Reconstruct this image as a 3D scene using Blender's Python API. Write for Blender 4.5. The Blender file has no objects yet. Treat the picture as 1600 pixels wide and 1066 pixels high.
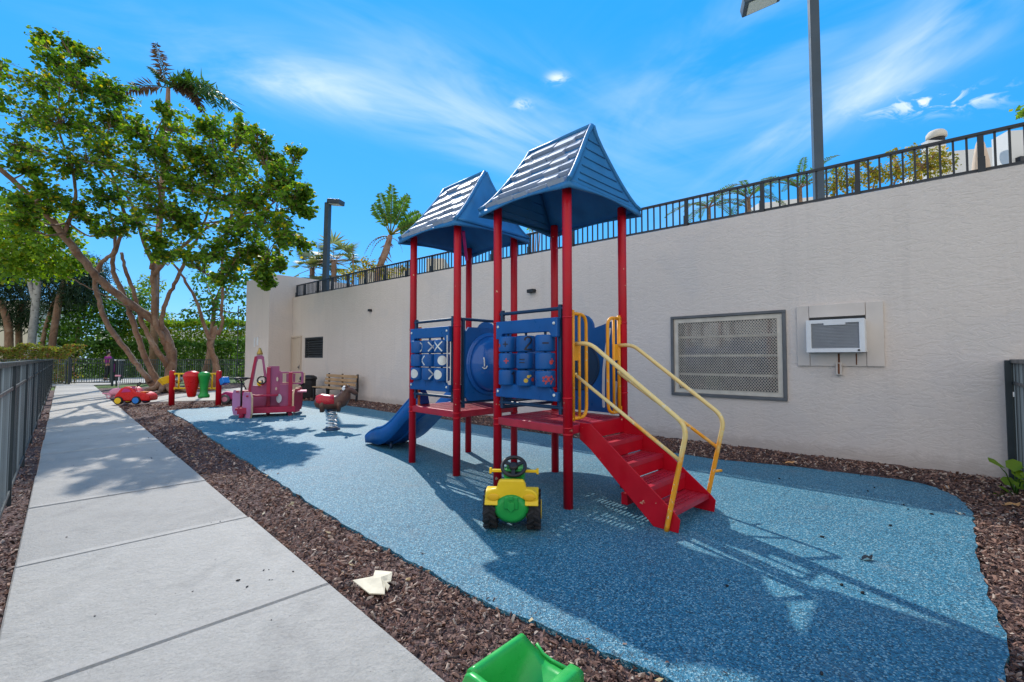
import bpy, bmesh, math, random
from mathutils import Vector, Matrix
from math import sin, cos, pi, radians, sqrt, atan2, hypot
random.seed(11)
R = random.Random(5)
S = bpy.context.scene
COL = S.collection
V = Vector
SKY_HUE = .5; SKY_SAT = 1.06; CLOUD = (7.0,7.1,7.3); FILL_BANK = (8.6,7.9,7.05); AZURE = (.16,2.4,6.0); EXPO = .38
F_PX = 711.0; CAM_H = 1.3; PITCH = radians(2.17)

def ray(px, py):
    v = (533 - py) / F_PX
    return V(((px - 800) / F_PX, cos(PITCH) - sin(PITCH) * v, sin(PITCH) + cos(PITCH) * v))
def at(px, py, Y):
    """point at distance Y in front of the viewpoint, on the sight line of a photo position"""
    d = ray(px, py); t = Y / d.y
    return V((d.x * t, Y, CAM_H + d.z * t))
def gnd(px, py, z=0.0):
    d = ray(px, py); t = (z - CAM_H) / d.z
    return V((d.x * t, d.y * t, z))

# ------------------------------------------------------------------ mesh builder
class MB:
    def __init__(s):
        s.v = []; s.f = []; s.m = []; s.sm = []
    def add(s, vs, fs, mi=0, smooth=False):
        b = len(s.v)
        s.v.extend([tuple(p) for p in vs])
        for f in fs:
            s.f.append([i + b for i in f]); s.m.append(mi); s.sm.append(smooth)
        return s
    def box(s, c, size, ax=None, mi=0):
        """box centred at c; ax = (x,y,z) axes"""
        x, y, z = ax if ax else (V((1,0,0)), V((0,1,0)), V((0,0,1)))
        hx, hy, hz = size[0]/2, size[1]/2, size[2]/2
        c = V(c)
        vs = [c + x*(i*hx) + y*(j*hy) + z*(k*hz) for k in (-1,1) for j in (-1,1) for i in (-1,1)]
        return s.add(vs, [(0,2,3,1),(4,5,7,6),(0,1,5,4),(2,6,7,3),(0,4,6,2),(1,3,7,5)], mi)
    def bar(s, p, q, w, h, up=V((0,0,1)), mi=0):
        p, q = V(p), V(q); d = q - p; L = d.length; d = d / L
        side = d.cross(up)
        if side.length < 1e-4: side = V((1,0,0))
        side.normalize(); u = side.cross(d)
        return s.box((p+q)/2, (L, w, h), (d, side, u), mi)
    def tube(s, pts, r, n=10, cap=True, mi=0, closed=False):
        pts = [V(p) for p in pts]; N = len(pts)
        rs = r if isinstance(r, (list, tuple)) else [r]*N
        tang = []
        for i in range(N):
            if closed: t = pts[(i+1) % N] - pts[i-1]
            else: t = pts[min(i+1, N-1)] - pts[max(i-1, 0)]
            tang.append(t.normalized())
        a = V((0,0,1)) if abs(tang[0].z) < .9 else V((1,0,0))
        nrm = (a - tang[0]*a.dot(tang[0])).normalized()
        vs = []
        for i in range(N):
            nrm = (nrm - tang[i]*nrm.dot(tang[i]))
            if nrm.length < 1e-5: nrm = tang[i].orthogonal()
            nrm.normalize(); bi = tang[i].cross(nrm)
            for k in range(n):
                an = 2*pi*k/n
                vs.append(pts[i] + (nrm*cos(an) + bi*sin(an))*rs[i])
        fs = []
        for i in range(N if closed else N-1):
            j = (i+1) % N
            for k in range(n):
                fs.append((i*n+k, i*n+(k+1) % n, j*n+(k+1) % n, j*n+k))
        s.add(vs, fs, mi, True)
        if cap and not closed:
            b = len(s.v) - len(vs)
            s.f.append([b+k for k in range(n)][::-1]); s.m.append(mi); s.sm.append(False)
            s.f.append([b+(N-1)*n+k for k in range(n)]); s.m.append(mi); s.sm.append(False)
        return s
    def lathe(s, prof, c=(0,0,0), n=24, ax=None, mi=0, smooth=True):
        """prof = [(radius, height)]; closed at both ends"""
        x, y, z = ax if ax else (V((1,0,0)), V((0,1,0)), V((0,0,1)))
        c = V(c); vs = []; fs = []
        for r_, h_ in prof:
            for k in range(n):
                an = 2*pi*k/n
                vs.append(c + x*(r_*cos(an)) + y*(r_*sin(an)) + z*h_)
        for i in range(len(prof)-1):
            for k in range(n):
                fs.append((i*n+k, i*n+(k+1) % n, (i+1)*n+(k+1) % n, (i+1)*n+k))
        s.add(vs, fs, mi, smooth)
        b = len(s.v) - len(vs)
        s.f.append([b+k for k in range(n)][::-1]); s.m.append(mi); s.sm.append(False)
        s.f.append([b+(len(prof)-1)*n+k for k in range(n)]); s.m.append(mi); s.sm.append(False)
        return s
    def prism(s, poly, o, x, y, z, t, mi=0):
        """2-D polygon in the x/y plane at origin o, thickness t centred along z"""
        o, x, y, z = V(o), V(x), V(y), V(z); n = len(poly)
        a = [o + x*p[0] + y*p[1] - z*(t/2) for p in poly]
        b = [o + x*p[0] + y*p[1] + z*(t/2) for p in poly]
        fs = [tuple(range(n))[::-1], tuple(range(n, 2*n))] + [(i, (i+1) % n, n+(i+1) % n, n+i) for i in range(n)]
        return s.add(a+b, fs, mi)
    def ring(s, outer, inner, o, x, y, z, t, mi=0):
        """plate with one hole; outer and inner have the same count"""
        o, x, y, z = V(o), V(x), V(y), V(z); n = len(outer)
        P = lambda p, k: o + x*p[0] + y*p[1] + z*(k*t/2)
        vs = [P(p,-1) for p in outer] + [P(p,-1) for p in inner] + [P(p,1) for p in outer] + [P(p,1) for p in inner]
        fs = []
        for i in range(n):
            j = (i+1) % n
            fs += [(j, i, n+i, n+j), (2*n+i, 2*n+j, 3*n+j, 3*n+i), (i, j, 2*n+j, 2*n+i), (n+j, n+i, 3*n+i, 3*n+j)]
        return s.add(vs, fs, mi)
    def ell(s, c, r, ax=None, n=16, m=10, mi=0):
        prof = [(max(sin(pi*i/m), 1e-3), -cos(pi*i/m)) for i in range(m+1)]
        x, y, z = ax if ax else (V((1,0,0)), V((0,1,0)), V((0,0,1)))
        return s.lathe(prof, c, n, (x*r[0], y*r[1], z*r[2]), mi)
    def build(s, name, mats, parent=None, world=False, bevel=0, recalc=False, seg=2):
        if not isinstance(mats, (list, tuple)): mats = [mats]
        me = bpy.data.meshes.new(name)
        vs = s.v
        if parent is not None and world:
            inv = (Matrix.Translation(parent.location) @ parent.rotation_euler.to_matrix().to_4x4()).inverted()
            vs = [tuple(inv @ V(p)) for p in vs]
        me.from_pydata(vs, [], s.f)
        for m_ in mats: me.materials.append(m_)
        me.polygons.foreach_set('material_index', s.m)
        me.polygons.foreach_set('use_smooth', s.sm)
        me.update()
        if recalc:
            bm = bmesh.new(); bm.from_mesh(me)
            bmesh.ops.recalc_face_normals(bm, faces=bm.faces[:]); bm.to_mesh(me); bm.free()
        o = bpy.data.objects.new(name, me); COL.objects.link(o)
        if parent is not None: o.parent = parent
        if bevel:
            b = o.modifiers.new('bevel', 'BEVEL'); b.width = bevel; b.segments = seg; b.limit_method = 'ANGLE'; b.angle_limit = radians(40)
            for p_ in me.polygons: p_.use_smooth = True
            w = o.modifiers.new('wn', 'WEIGHTED_NORMAL'); w.keep_sharp = True
        return o

def fillet(pts, r, n=5):
    pts = [V(p) for p in pts]; out = [pts[0]]
    for i in range(1, len(pts)-1):
        a, b, c = pts[i-1], pts[i], pts[i+1]
        d1, d2 = (a-b), (c-b); k = min(r, d1.length*.45, d2.length*.45)
        p, q = b + d1.normalized()*k, b + d2.normalized()*k
        for j in range(n+1):
            t = j/n
            out.append(p*(1-t)**2 + b*2*t*(1-t) + q*t*t)
    out.append(pts[-1]); return out
def smooth_line(pts, n=6):
    """Catmull-Rom through the points (tuples of any length)"""
    out = []; N = len(pts)
    for i in range(N-1):
        p0, p1, p2, p3 = pts[max(i-1,0)], pts[i], pts[i+1], pts[min(i+2,N-1)]
        for k in range(n):
            t = k/n
            out.append(tuple(.5*((2*b) + (-a+c)*t + (2*a-5*b+4*c-d)*t*t + (-a+3*b-3*c+d)*t**3) for a,b,c,d in zip(p0,p1,p2,p3)))
    out.append(tuple(pts[-1])); return out

def tag(o, label=None, cat=None, group=None, kind=None):
    if label: o['label'] = label
    if cat: o['category'] = cat
    if group: o['group'] = group
    if kind: o['kind'] = kind
    return o
def thing(name, label, cat, loc=(0,0,0), rz=0, group=None):
    o = bpy.data.objects.new(name, None); COL.objects.link(o)
    o.empty_display_size = .2
    o.location = loc; o.rotation_euler = (0,0,rz)
    return tag(o, label, cat, group)

# ------------------------------------------------------------------ materials
class NT:
    def __init__(s, name):
        s.mat = bpy.data.materials.new(name); s.mat.use_nodes = True
        s.n = s.mat.node_tree.nodes; s.l = s.mat.node_tree.links
        s.n.clear()
        s.out = s.n.new('ShaderNodeOutputMaterial')
        s.b = s.n.new('ShaderNodeBsdfPrincipled')
        s.l.new(s.b.outputs[0], s.out.inputs[0])
        s.tc = s.n.new('ShaderNodeTexCoord')
    def new(s, t, **k):
        n = s.n.new(t)
        for a, b in k.items(): setattr(n, a, b)
        return n
    def noise(s, scale, detail=4, rough=.55, vec=None, dist=0):
        n = s.new('ShaderNodeTexNoise'); n.inputs['Scale'].default_value = scale
        n.inputs['Detail'].default_value = detail; n.inputs['Roughness'].default_value = rough; n.inputs['Distortion'].default_value = dist
        s.l.new(vec or s.tc.outputs['Object'], n.inputs['Vector']); return n
    def voro(s, scale, vec=None, feature='F1'):
        n = s.new('ShaderNodeTexVoronoi'); n.feature = feature; n.inputs['Scale'].default_value = scale
        s.l.new(vec or s.tc.outputs['Object'], n.inputs['Vector']); return n
    def ramp(s, fac, stops, interp='LINEAR'):
        r = s.new('ShaderNodeValToRGB'); r.color_ramp.interpolation = interp
        e = r.color_ramp.elements
        while len(e) < len(stops): e.new(.5)
        for el, (p, c) in zip(e, stops):
            el.position = p; el.color = (c[0], c[1], c[2], 1) if not isinstance(c, (int, float)) else (c, c, c, 1)
        s.l.new(fac, r.inputs[0]); return r.outputs[0]
    def mix(s, fac, a, b, mode='MIX'):
        m = s.new('ShaderNodeMix'); m.data_type = 'RGBA'; m.blend_type = mode
        for sock, val in ((m.inputs[0], fac), (m.inputs[6], a), (m.inputs[7], b)):
            if isinstance(val, (int, float)): sock.default_value = val
            elif isinstance(val, (tuple, list)): sock.default_value = (*val[:3], 1)
            else: s.l.new(val, sock)
        return m.outputs[2]
    def mapping(s, scale=(1,1,1), rot=(0,0,0), src=None):
        m = s.new('ShaderNodeMapping'); m.inputs['Scale'].default_value = scale; m.inputs['Rotation'].default_value = rot
        s.l.new(src or s.tc.outputs['Object'], m.inputs[0]); return m.outputs[0]
    def bump(s, h, strength=.3, dist=.01, prev=None):
        b = s.new('ShaderNodeBump'); b.inputs['Strength'].default_value = strength; b.inputs['Distance'].default_value = dist
        s.l.new(h, b.inputs['Height'])
        if prev: s.l.new(prev, b.inputs['Normal'])
        s.l.new(b.outputs[0], s.b.inputs['Normal']); return b.outputs[0]
    def col(s, c):
        if isinstance(c, (tuple, list)): s.b.inputs['Base Color'].default_value = (*c[:3], 1)
        else: s.l.new(c, s.b.inputs['Base Color'])
    def set(s, **k):
        for a, b in k.items(): s.b.inputs[a.replace('_', ' ')].default_value = b
def sc(c, k): return tuple(min(1, x*k) for x in c)

def paint(name, c, rough=.45, var=.18, vs=3.0, chips=None, chip_t=.70, chip_s=25, bump=.05, bs=60, metal=0, dirt=.0, spec=.4):
    n = NT(name)
    base = n.ramp(n.noise(vs, 5).outputs['Fac'], [(.3, sc(c, 1-var)), (.7, sc(c, 1+var))])
    if dirt:
        d = n.ramp(n.noise(vs*2.3, 6, .65).outputs['Fac'], [(.45, 0.0), (.75, 1.0)])
        m = n.new('ShaderNodeMath', operation='MULTIPLY'); n.l.new(d, m.inputs[0]); m.inputs[1].default_value = dirt
        base = n.mix(m.outputs[0], base, (.16, .13, .10))
    if chips:
        k = n.ramp(n.noise(chip_s, 3, .6).outputs['Fac'], [(chip_t, 0.0), (chip_t+.03, 1.0)])
        base = n.mix(k, base, chips)
    n.col(base)
    rr = n.ramp(n.noise(vs*4, 4).outputs['Fac'], [(.3, max(.05, rough-.08)), (.7, min(1, rough+.12))])
    n.l.new(rr, n.b.inputs['Roughness'])
    n.set(Metallic=metal); n.b.inputs['Specular IOR Level'].default_value = spec
    if bump: n.bump(n.noise(bs, 3).outputs['Fac'], bump, .004)
    return n.mat

def leaf_mat(name, dark, light, yellow=None, trans=.45, rough=.4, yfrac=.06):
    n = NT(name)
    g = n.new('ShaderNodeNewGeometry')
    stops = [(0, dark), (.6, light), (1-yfrac-.02, sc(light, 1.25))]
    if yellow: stops.append((1-yfrac, yellow))
    c = n.ramp(g.outputs['Random Per Island'], stops)
    n.col(c); n.set(Roughness=rough); n.b.inputs['Specular IOR Level'].default_value = .25
    t = n.new('ShaderNodeBsdfTranslucent')
    tc = n.mix(1.0, c, (1.5, 1.45, .35), 'MULTIPLY'); n.l.new(tc, t.inputs[0])
    mx = n.new('ShaderNodeMixShader'); mx.inputs[0].default_value = trans
    n.l.new(n.b.outputs[0], mx.inputs[1]); n.l.new(t.outputs[0], mx.inputs[2]); n.l.new(mx.outputs[0], n.out.inputs[0])
    return n.mat
# ---- surfaces
def make_concrete():
    n = NT('concrete')
    big = n.noise(.9, 5, .6).outputs['Fac']; mid = n.noise(7, 6, .65).outputs['Fac']; fine = n.noise(90, 5, .7).outputs['Fac']
    c = n.ramp(big, [(.3, (.385,.352,.308)), (.7, (.485,.452,.40))])
    c = n.mix(.35, c, n.ramp(mid, [(.3, (.31,.292,.26)), (.7, (.50,.47,.425))]))
    c = n.mix(.25, c, n.ramp(fine, [(.35, (.30,.29,.28)), (.6, (.60,.59,.58))]))
    gi = n.new('ShaderNodeNewGeometry'); c = n.mix(1.0, c, n.ramp(gi.outputs['Random Per Island'], [(0, (.86,.855,.85)), (1, (1.06,1.055,1.04))]), 'MULTIPLY')
    sn = n.ramp(n.noise(1.7, 7, .72, None, .8).outputs['Fac'], [(.50, 0.0), (.70, .55)])
    c = n.mix(sn, c, (.27,.255,.235))
    sp = n.ramp(n.noise(38, 2, .5).outputs['Fac'], [(.72, 0.0), (.76, 1.0)])
    c = n.mix(sp, c, (.25,.23,.21))
    n.col(c); n.set(Roughness=.8)
    n.set(**{'Specular_IOR_Level': .3})
    b = n.bump(n.noise(48, 7, .8).outputs['Fac'], .75, .014)
    n.bump(n.noise(12, 4, .6).outputs['Fac'], .30, .03, b)
    return n.mat
def make_rubber():
    n = NT('rubber_granules')
    v = n.voro(130)
    sp = n.new('ShaderNodeSeparateColor'); n.l.new(v.outputs['Color'], sp.inputs[0])
    c = n.ramp(sp.outputs[0], [(0, (.002,.010,.018)), (.23, (.005,.035,.06)), (.29, (.012,.108,.19)), (.6, (.022,.178,.29)), (.84, (.055,.25,.36)), (.895, (.32,.50,.54))])
    c = n.mix(.36, c, n.ramp(n.noise(.9, 6, .65).outputs['Fac'], [(.3, (.012,.12,.19)), (.7, (.05,.22,.30))]))
    st = n.ramp(n.noise(2.4, 7, .72, None, .6).outputs['Fac'], [(.54, 0.0), (.74, .55)])
    c = n.mix(st, c, (.10,.15,.18))
    n.col(c); n.set(Roughness=.6); n.set(**{'Specular_IOR_Level': .45})
    b = n.bump(v.outputs['Distance'], .7, .006)
    n.bump(n.noise(9, 3).outputs['Fac'], .15, .02, b)
    return n.mat
def make_stucco():
    n = NT('stucco')
    big = n.noise(.55, 6, .62).outputs['Fac']
    c = n.ramp(big, [(.28, (.655,.57,.505)), (.72, (.735,.65,.585))])
    vec = n.mapping((.45,.45,3.2))
    # faint vertical weather streaks
    st = n.ramp(n.noise(2.2, 5, .65, n.mapping((2.6,2.6,.14))).outputs['Fac'], [(.52, 0.0), (.80, .45)])
    c = n.mix(st, c, (.54,.48,.44))
    c = n.mix(.22, c, n.ramp(n.noise(40, 4, .7).outputs['Fac'], [(.3, (.50,.445,.405)), (.7, (.76,.69,.64))]))
    pt = n.ramp(n.noise(.9, 3, .45, None, .5).outputs['Fac'], [(.56, 0.0), (.60, .35)])
    c = n.mix(pt, c, (.60,.55,.52))
    sz = n.new('ShaderNodeSeparateXYZ'); n.l.new(n.tc.outputs['Object'], sz.inputs[0])
    mz = n.new('ShaderNodeMath', operation='MULTIPLY_ADD'); n.l.new(n.noise(6, 5, .7).outputs['Fac'], mz.inputs[0]); mz.inputs[1].default_value = -.26; n.l.new(sz.outputs[2], mz.inputs[2])
    sd = n.ramp(mz.outputs[0], [(0.0, .40), (.10, 0.0)])
    c = n.mix(sd, c, (.36,.30,.26))
    n.col(c); n.set(Roughness=.88); n.set(**{'Specular_IOR_Level': .25})
    tr = n.ramp(n.noise(5.5, 4, .6, n.mapping((1,1,2.4)), 1.6).outputs['Fac'], [(.42, 0.0), (.50, .8), (.62, 1.0)])
    b = n.bump(tr, .30, .009)
    n.bump(n.noise(70, 4, .7).outputs['Fac'], .35, .006, b)
    return n.mat
def make_mulch_base():
    n = NT('mulch_bed')
    v = n.voro(70, n.mapping((1,.6,1), (0,0,.6)))
    sp = n.new('ShaderNodeSeparateColor'); n.l.new(v.outputs['Color'], sp.inputs[0])
    n.col(n.ramp(sp.outputs[0], [(0, (.03,.017,.015)), (.5, (.085,.042,.036)), (1, (.19,.11,.095))]))
    n.set(Roughness=.9)
    b = n.bump(v.outputs['Distance'], .9, .015); n.bump(n.noise(6, 4).outputs['Fac'], .5, .05, b)
    return n.mat
def island_mat(name, stops, rough=.8):
    n = NT(name); g = n.new('ShaderNodeNewGeometry')
    c = n.ramp(g.outputs['Random Per Island'], stops)
    c = n.mix(.4, c, n.ramp(n.noise(60, 4).outputs['Fac'], [(.3, 0.25), (.7, 1.0)]), 'MULTIPLY')
    n.col(c); n.set(Roughness=rough); return n.mat
def make_bark():
    n = NT('bark')
    c = n.ramp(n.noise(2.6, 6, .65, n.mapping((1,1,.6)), .6).outputs['Fac'], [(.25, (.07,.042,.03)), (.45, (.22,.125,.08)), (.6, (.31,.20,.135)), (.78, (.40,.32,.26))])
    p = n.ramp(n.noise(7, 4, .6).outputs['Fac'], [(.56, 0.0), (.62, .8)])
    c = n.mix(p, c, (.25,.12,.06))
    n.col(c); n.set(Roughness=.85)
    n.bump(n.noise(16, 6, .7, n.mapping((1,1,.35))).outputs['Fac'], .8, .04)
    return n.mat
def make_grass():
    n = NT('lawn')
    c = n.ramp(n.noise(1.2, 6, .7).outputs['Fac'], [(.3, (.05,.10,.015)), (.7, (.12,.20,.03))])
    c = n.mix(.4, c, n.ramp(n.noise(60, 3).outputs['Fac'], [(.3, (.03,.06,.01)), (.7, (.18,.27,.05))]))
    n.col(c); n.set(Roughness=.9); n.bump(n.noise(80, 3).outputs['Fac'], .8, .03); return n.mat
M = {}
M_pale = paint('pale_bark', (.30,.29,.27), .8, .3, 3, (.12,.11,.10), .60, 5, .4, 20)
M['concrete'] = make_concrete(); M['rubber'] = make_rubber(); M['stucco'] = make_stucco()
M['pale_bark'] = M_pale
M['mulch'] = make_mulch_base(); M['bark'] = make_bark(); M['grass'] = make_grass()
M['chip'] = island_mat('mulch_chip', [(0, (.03,.016,.014)), (.22, (.095,.044,.034)), (.6, (.25,.122,.082)), (.86, (.37,.22,.155)), (.95, (.54,.42,.33))])
M['red'] = paint('red_powder_coat', (.47,.003,.016), .36, .16, 2.5, (.62,.42,.26), .71, 15, .03, dirt=.05, spec=.28)
M['deck_red'] = paint('red_deck_coating', (.40,.010,.03), .36, .22, 5, (.5,.33,.3), .74, 22, .15, 90, dirt=.10, spec=.6)
M['blue'] = paint('blue_plastic', (.004,.085,.30), .34, .16, 3.5, None, bump=.04, bs=80, dirt=.04, spec=.3)
M['roof_blue'] = paint('faded_blue_roof_plastic', (.03,.165,.37), .5, .18, 4, None, bump=.08, bs=50, dirt=.07, spec=.2)
M['shingle'] = paint('glare_pale_shingle_plastic', (.34,.40,.50), .56, .10, 4, None, bump=.03, bs=50, dirt=.05)  # pale base paints sun glare into the blue shingles
for nd in M['shingle'].node_tree.nodes:
    if nd.type == 'BSDF_PRINCIPLED': nd.inputs['Specular IOR Level'].default_value = .8
M['steel_blue'] = paint('dark_blue_steel', (.008,.035,.085), .38, .2, 4, (.2,.22,.25), .76, 30)
M['white_mark'] = paint('white_decal', (.62,.66,.66), .5, .1, 8)
M['navy_mark'] = paint('navy_decal', (.012,.014,.03), .5, .2, 8)
M['red_mark'] = paint('red_decal', (.45,.05,.05), .5, .2, 8)
M['yel_mark'] = paint('yellow_decal', (.62,.42,.05), .5, .2, 8)
def make_rail_yellow():
    n = NT('worn_yellow_rail')
    sx = n.new('ShaderNodeSeparateXYZ'); n.l.new(n.tc.outputs['Object'], sx.inputs[0])
    ma = n.new('ShaderNodeMath', operation='MULTIPLY_ADD'); n.l.new(sx.outputs[2], ma.inputs[0]); ma.inputs[1].default_value = .38; n.l.new(n.noise(2.6, 5, .6).outputs['Fac'], ma.inputs[2])
    k = n.ramp(ma.outputs[0], [(.70, 0.0), (.80, 1.0)])
    c = n.mix(k, (.80,.33,.012), (.74,.56,.22))
    ch = n.ramp(n.noise(26, 4, .65).outputs['Fac'], [(.60, 0.0), (.64, 1.0)])
    c = n.mix(ch, c, (.68,.60,.42))
    ru = n.ramp(n.noise(31, 4, .6).outputs['Fac'], [(.70, 0.0), (.73, 1.0)])
    c = n.mix(ru, c, (.20,.08,.03))
    n.col(c); n.set(Roughness=.5); n.bump(ch, .2, .002); return n.mat
M['rail'] = make_rail_yellow()
M['guard'] = paint('orange_yellow_coating', (.80,.33,.01), .42, .15, 5, (.68,.52,.28), .66, 24)
M['black_metal'] = paint('dark_painted_metal', (.014,.020,.026), .38, .3, 3, None, bump=.05)
M['fence'] = paint('dark_green_grey_fence', (.022,.034,.04), .36, .25, 1.5, (.13,.16,.17), .72, 14)
M['black_plastic'] = paint('black_plastic', (.016,.016,.018), .45, .3, 6)
M['tyre'] = paint('black_tyre', (.018,.018,.02), .7, .3, 10, bump=.2)
M['green_toy'] = paint('green_plastic', (.012,.30,.05), .34, .14, 6, dirt=.05)
M['green_light'] = paint('bright_green_plastic', (.03,.42,.075), .30, .10, 5, (.45,.6,.42), .76, 40, dirt=.06)
M['yellow_toy'] = paint('yellow_plastic', (.80,.53,.012), .36, .08, 6, dirt=.06)
M['red_toy'] = paint('red_plastic', (.62,.01,.012), .30, .12, 6)
M['blue_toy'] = paint('bright_blue_plastic', (.02,.20,.66), .35, .1, 6)
M['orange_toy'] = paint('orange_plastic', (.80,.22,.03), .4, .1, 6)
M['pink_toy'] = paint('pink_plastic', (.75,.30,.40), .4, .12, 6)
M['magenta_toy'] = paint('magenta_plastic', (.50,.03,.20), .4, .15, 6)
M['truck_pink'] = paint('mauve_board', (.33,.085,.19), .5, .12, 4, dirt=.12)
M['truck_board'] = paint('pale_mauve_board', (.42,.17,.34), .5, .12, 4, dirt=.1)
M['yellow_deep'] = paint('deep_yellow_plastic', (.74,.42,.01), .4, .06, 6)
M['truck_red'] = paint('crimson_board', (.36,.012,.055), .45, .18, 4, dirt=.1)
M['truck_edge'] = paint('tan_board_edge', (.62,.44,.27), .6, .15, 6)
M['wood'] = paint('bench_wood', (.46,.29,.15), .6, .2, 3, bump=.2, bs=20)
M['white_metal'] = paint('white_metal', (.72,.73,.74), .4, .06, 4, dirt=.06)
M['ac_grille'] = paint('grey_ac_grille', (.30,.32,.35), .45, .08, 5)
M['trim'] = paint('cream_board', (.63,.56,.50), .6, .07, 3, dirt=.05)
M['rust'] = paint('rust', (.16,.06,.025), .8, .35, 20)
M['frame_grey'] = paint('grey_steel_frame', (.12,.125,.13), .5, .2, 5)
M['mesh_metal'] = paint('expanded_metal', (.60,.545,.46), .5, .12, 8)
M['louver'] = paint('dark_louver', (.05,.055,.06), .5, .2, 5)
M['door'] = paint('cream_door', (.55,.46,.37), .55, .06, 2, dirt=.06)
M['blue_door'] = paint('blue_black_door', (.008,.022,.04), .35, .25, 2)
M['pole'] = paint('grey_blue_pole', (.035,.06,.085), .45, .2, 2)
M['far_white'] = paint('white_render', (.66,.65,.62), .8, .05, .6)
M['far_cream'] = paint('cream_render', (.60,.54,.44), .8, .07, .6)
M['canvas'] = paint('beige_canvas', (.60,.46,.34), .8, .12, 5, bump=.2, bs=15)
M['paper'] = paint('pale_husk', (.68,.60,.44), .7, .18, 14, (.50,.30,.12), .66, 9, .25, 30)
M['dry_leaf'] = paint('dry_leaf', (.55,.27,.10), .6, .3, 20)
M['skin'] = paint('skin', (.42,.24,.16), .55, .06, 6)
M['hair'] = paint('dark_hair', (.02,.015,.012), .5, .2, 20)
M['shirt'] = paint('purple_shirt', (.30,.02,.24), .8, .15, 6)
M['trousers'] = paint('black_trousers', (.015,.015,.02), .8, .2, 6)
M['horse'] = paint('brown_fibreglass', (.11,.05,.032), .35, .25, 7, (.45,.42,.4), .72, 20)
M['horse_red'] = paint('red_fibreglass', (.48,.02,.03), .28, .2, 7, (.5,.3,.3), .72, 20)
M['chrome'] = paint('bright_steel', (.62,.63,.65), .25, .1, 10, metal=.9)
M['terrace'] = paint('terrace_slab', (.40,.38,.35), .8, .12, 1)
M['leaf_grape'] = leaf_mat('sea_grape_leaf', (.035,.105,.02), (.16,.28,.028), (.50,.40,.02), .52, .52, .045)
M['leaf_bright'] = leaf_mat('bright_leaf', (.09,.18,.018), (.20,.32,.03), (.30,.30,.03), .5, .5, .1)
M['leaf_mid'] = leaf_mat('mid_leaf', (.035,.10,.02), (.09,.19,.03), None, .4, .5)
M['leaf_dark'] = leaf_mat('dark_leaf', (.010,.026,.012), (.022,.05,.022), None, .2, .6)
M['leaf_yellow'] = leaf_mat('yellow_leaf', (.13,.15,.02), (.30,.28,.035), (.48,.30,.03), .45, .5, .2)
M['leaf_hedge'] = leaf_mat('hedge_leaf', (.09,.13,.03), (.22,.24,.05), (.30,.13,.07), .4, .5, .15)
M['leaf_palm'] = leaf_mat('palm_leaf', (.03,.08,.02), (.08,.16,.035), None, .4, .6)
M['leaf_fan'] = leaf_mat('grey_palm_leaf', (.09,.12,.09), (.20,.23,.16), (.30,.26,.12), .35, .5, .1)
M['leaf_dead'] = leaf_mat('dead_frond', (.06,.035,.02), (.13,.08,.05), None, .2, .7)
def make_glass():
    n = NT('dark_glass'); n.col((.10,.105,.11)); n.set(Roughness=.06); n.set(IOR=2.1)
    return n.mat
M['glass'] = make_glass()
def make_lens():
    n = NT('lamp_lens'); n.col((.55,.60,.55)); n.set(Roughness=.2); n.bump(n.voro(40).outputs['Distance'], .5, .01); return n.mat
M['lens'] = make_lens()

def make_picket():
    n = NT('picket_lit_tones'); oi = n.new('ShaderNodeObjectInfo')
    c = n.ramp(oi.outputs['Random'], [(0, (.012,.018,.022)), (.45, (.05,.07,.08)), (1, (.26,.31,.33))]); n.col(c); n.set(Roughness=.33); return n.mat  # random paler tones paint in lit faces and bright gaps between bars
M['picket'] = make_picket()
# ------------------------------------------------------------------ frames of reference on the ground
U = V((-.703, .711, 0)); W = V((.711, .703, 0)); Z = V((0,0,1))   # along the path / across it
W0 = V((-4.59, 13.65, 0)); T = V((-.737, .676, 0)); N = V((-.676, -.737, 0))  # along the facade / out of it
def PA(a, c, z=0): return U*a + W*c + Z*z
def WP(s, o, z): return W0 + T*s + N*o + Z*z
def in_poly(x, y, P):
    r = False; j = len(P)-1
    for i in range(len(P)):
        if (P[i][1] > y) != (P[j][1] > y) and x < (P[j][0]-P[i][0])*(y-P[i][1])/(P[j][1]-P[i][1])+P[i][0]: r = not r
        j = i
    return r
def sheet(name, poly, z, mat, kind='structure', t=None):
    m = MB(); n = len(poly)
    if t: m.prism([(p[0], p[1]) for p in poly], (0,0,z-t/2), (1,0,0), (0,1,0), (0,0,1), t)
    else: m.add([(p[0], p[1], z) for p in poly], [tuple(range(n))])
    o = m.build(name, mat); tag(o, kind=kind); return o

sheet('ground', [(-400,-60), (400,-60), (400,700), (-400,700)], -.09, M['grass'])

# ---- rubber play surface
edge_left = [(1.15,1.45), (.67,1.88), (.3,2.15), (-.21,2.55), (-.61,2.94), (-1.14,3.44), (-2.0,4.35), (-3.06,5.49), (-4.89,7.45), (-6.6,9.35), (-8.75,11.55)]
edge_far = [(-8.2,12.0), (-7.5,12.5), (-6.9,13.2), (-6.3,13.95)]
back = [tuple(WP(s, .78 + .05*sin(s*1.7), 0)[:2]) for s in (1.2, 0, -1.5, -3, -4.5, -6, -7.5, -9, -10.5)]
right = [(3.35,5.55), (3.95,5.1), (4.25,4.8), (4.2,4.4), (4.0,4.05), (3.72,3.72), (3.4,3.4), (2.97,2.94), (2.62,2.55), (2.33,2.2), (1.98,1.88), (1.75,1.6), (1.5,1.4)]
loop = smooth_line(edge_left, 8)[:-1] + smooth_line(edge_far, 4) + smooth_line(back, 6) + smooth_line(right, 7)
RUB = []
for i, p in enumerate(loop):
    k = .012 if i % 2 else -.008
    RUB.append((p[0] + R.uniform(-.012, .012), p[1] + R.uniform(-.012, .012)))
sheet('rubber_surface', RUB, 0.0, M['rubber'], t=.05)

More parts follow.
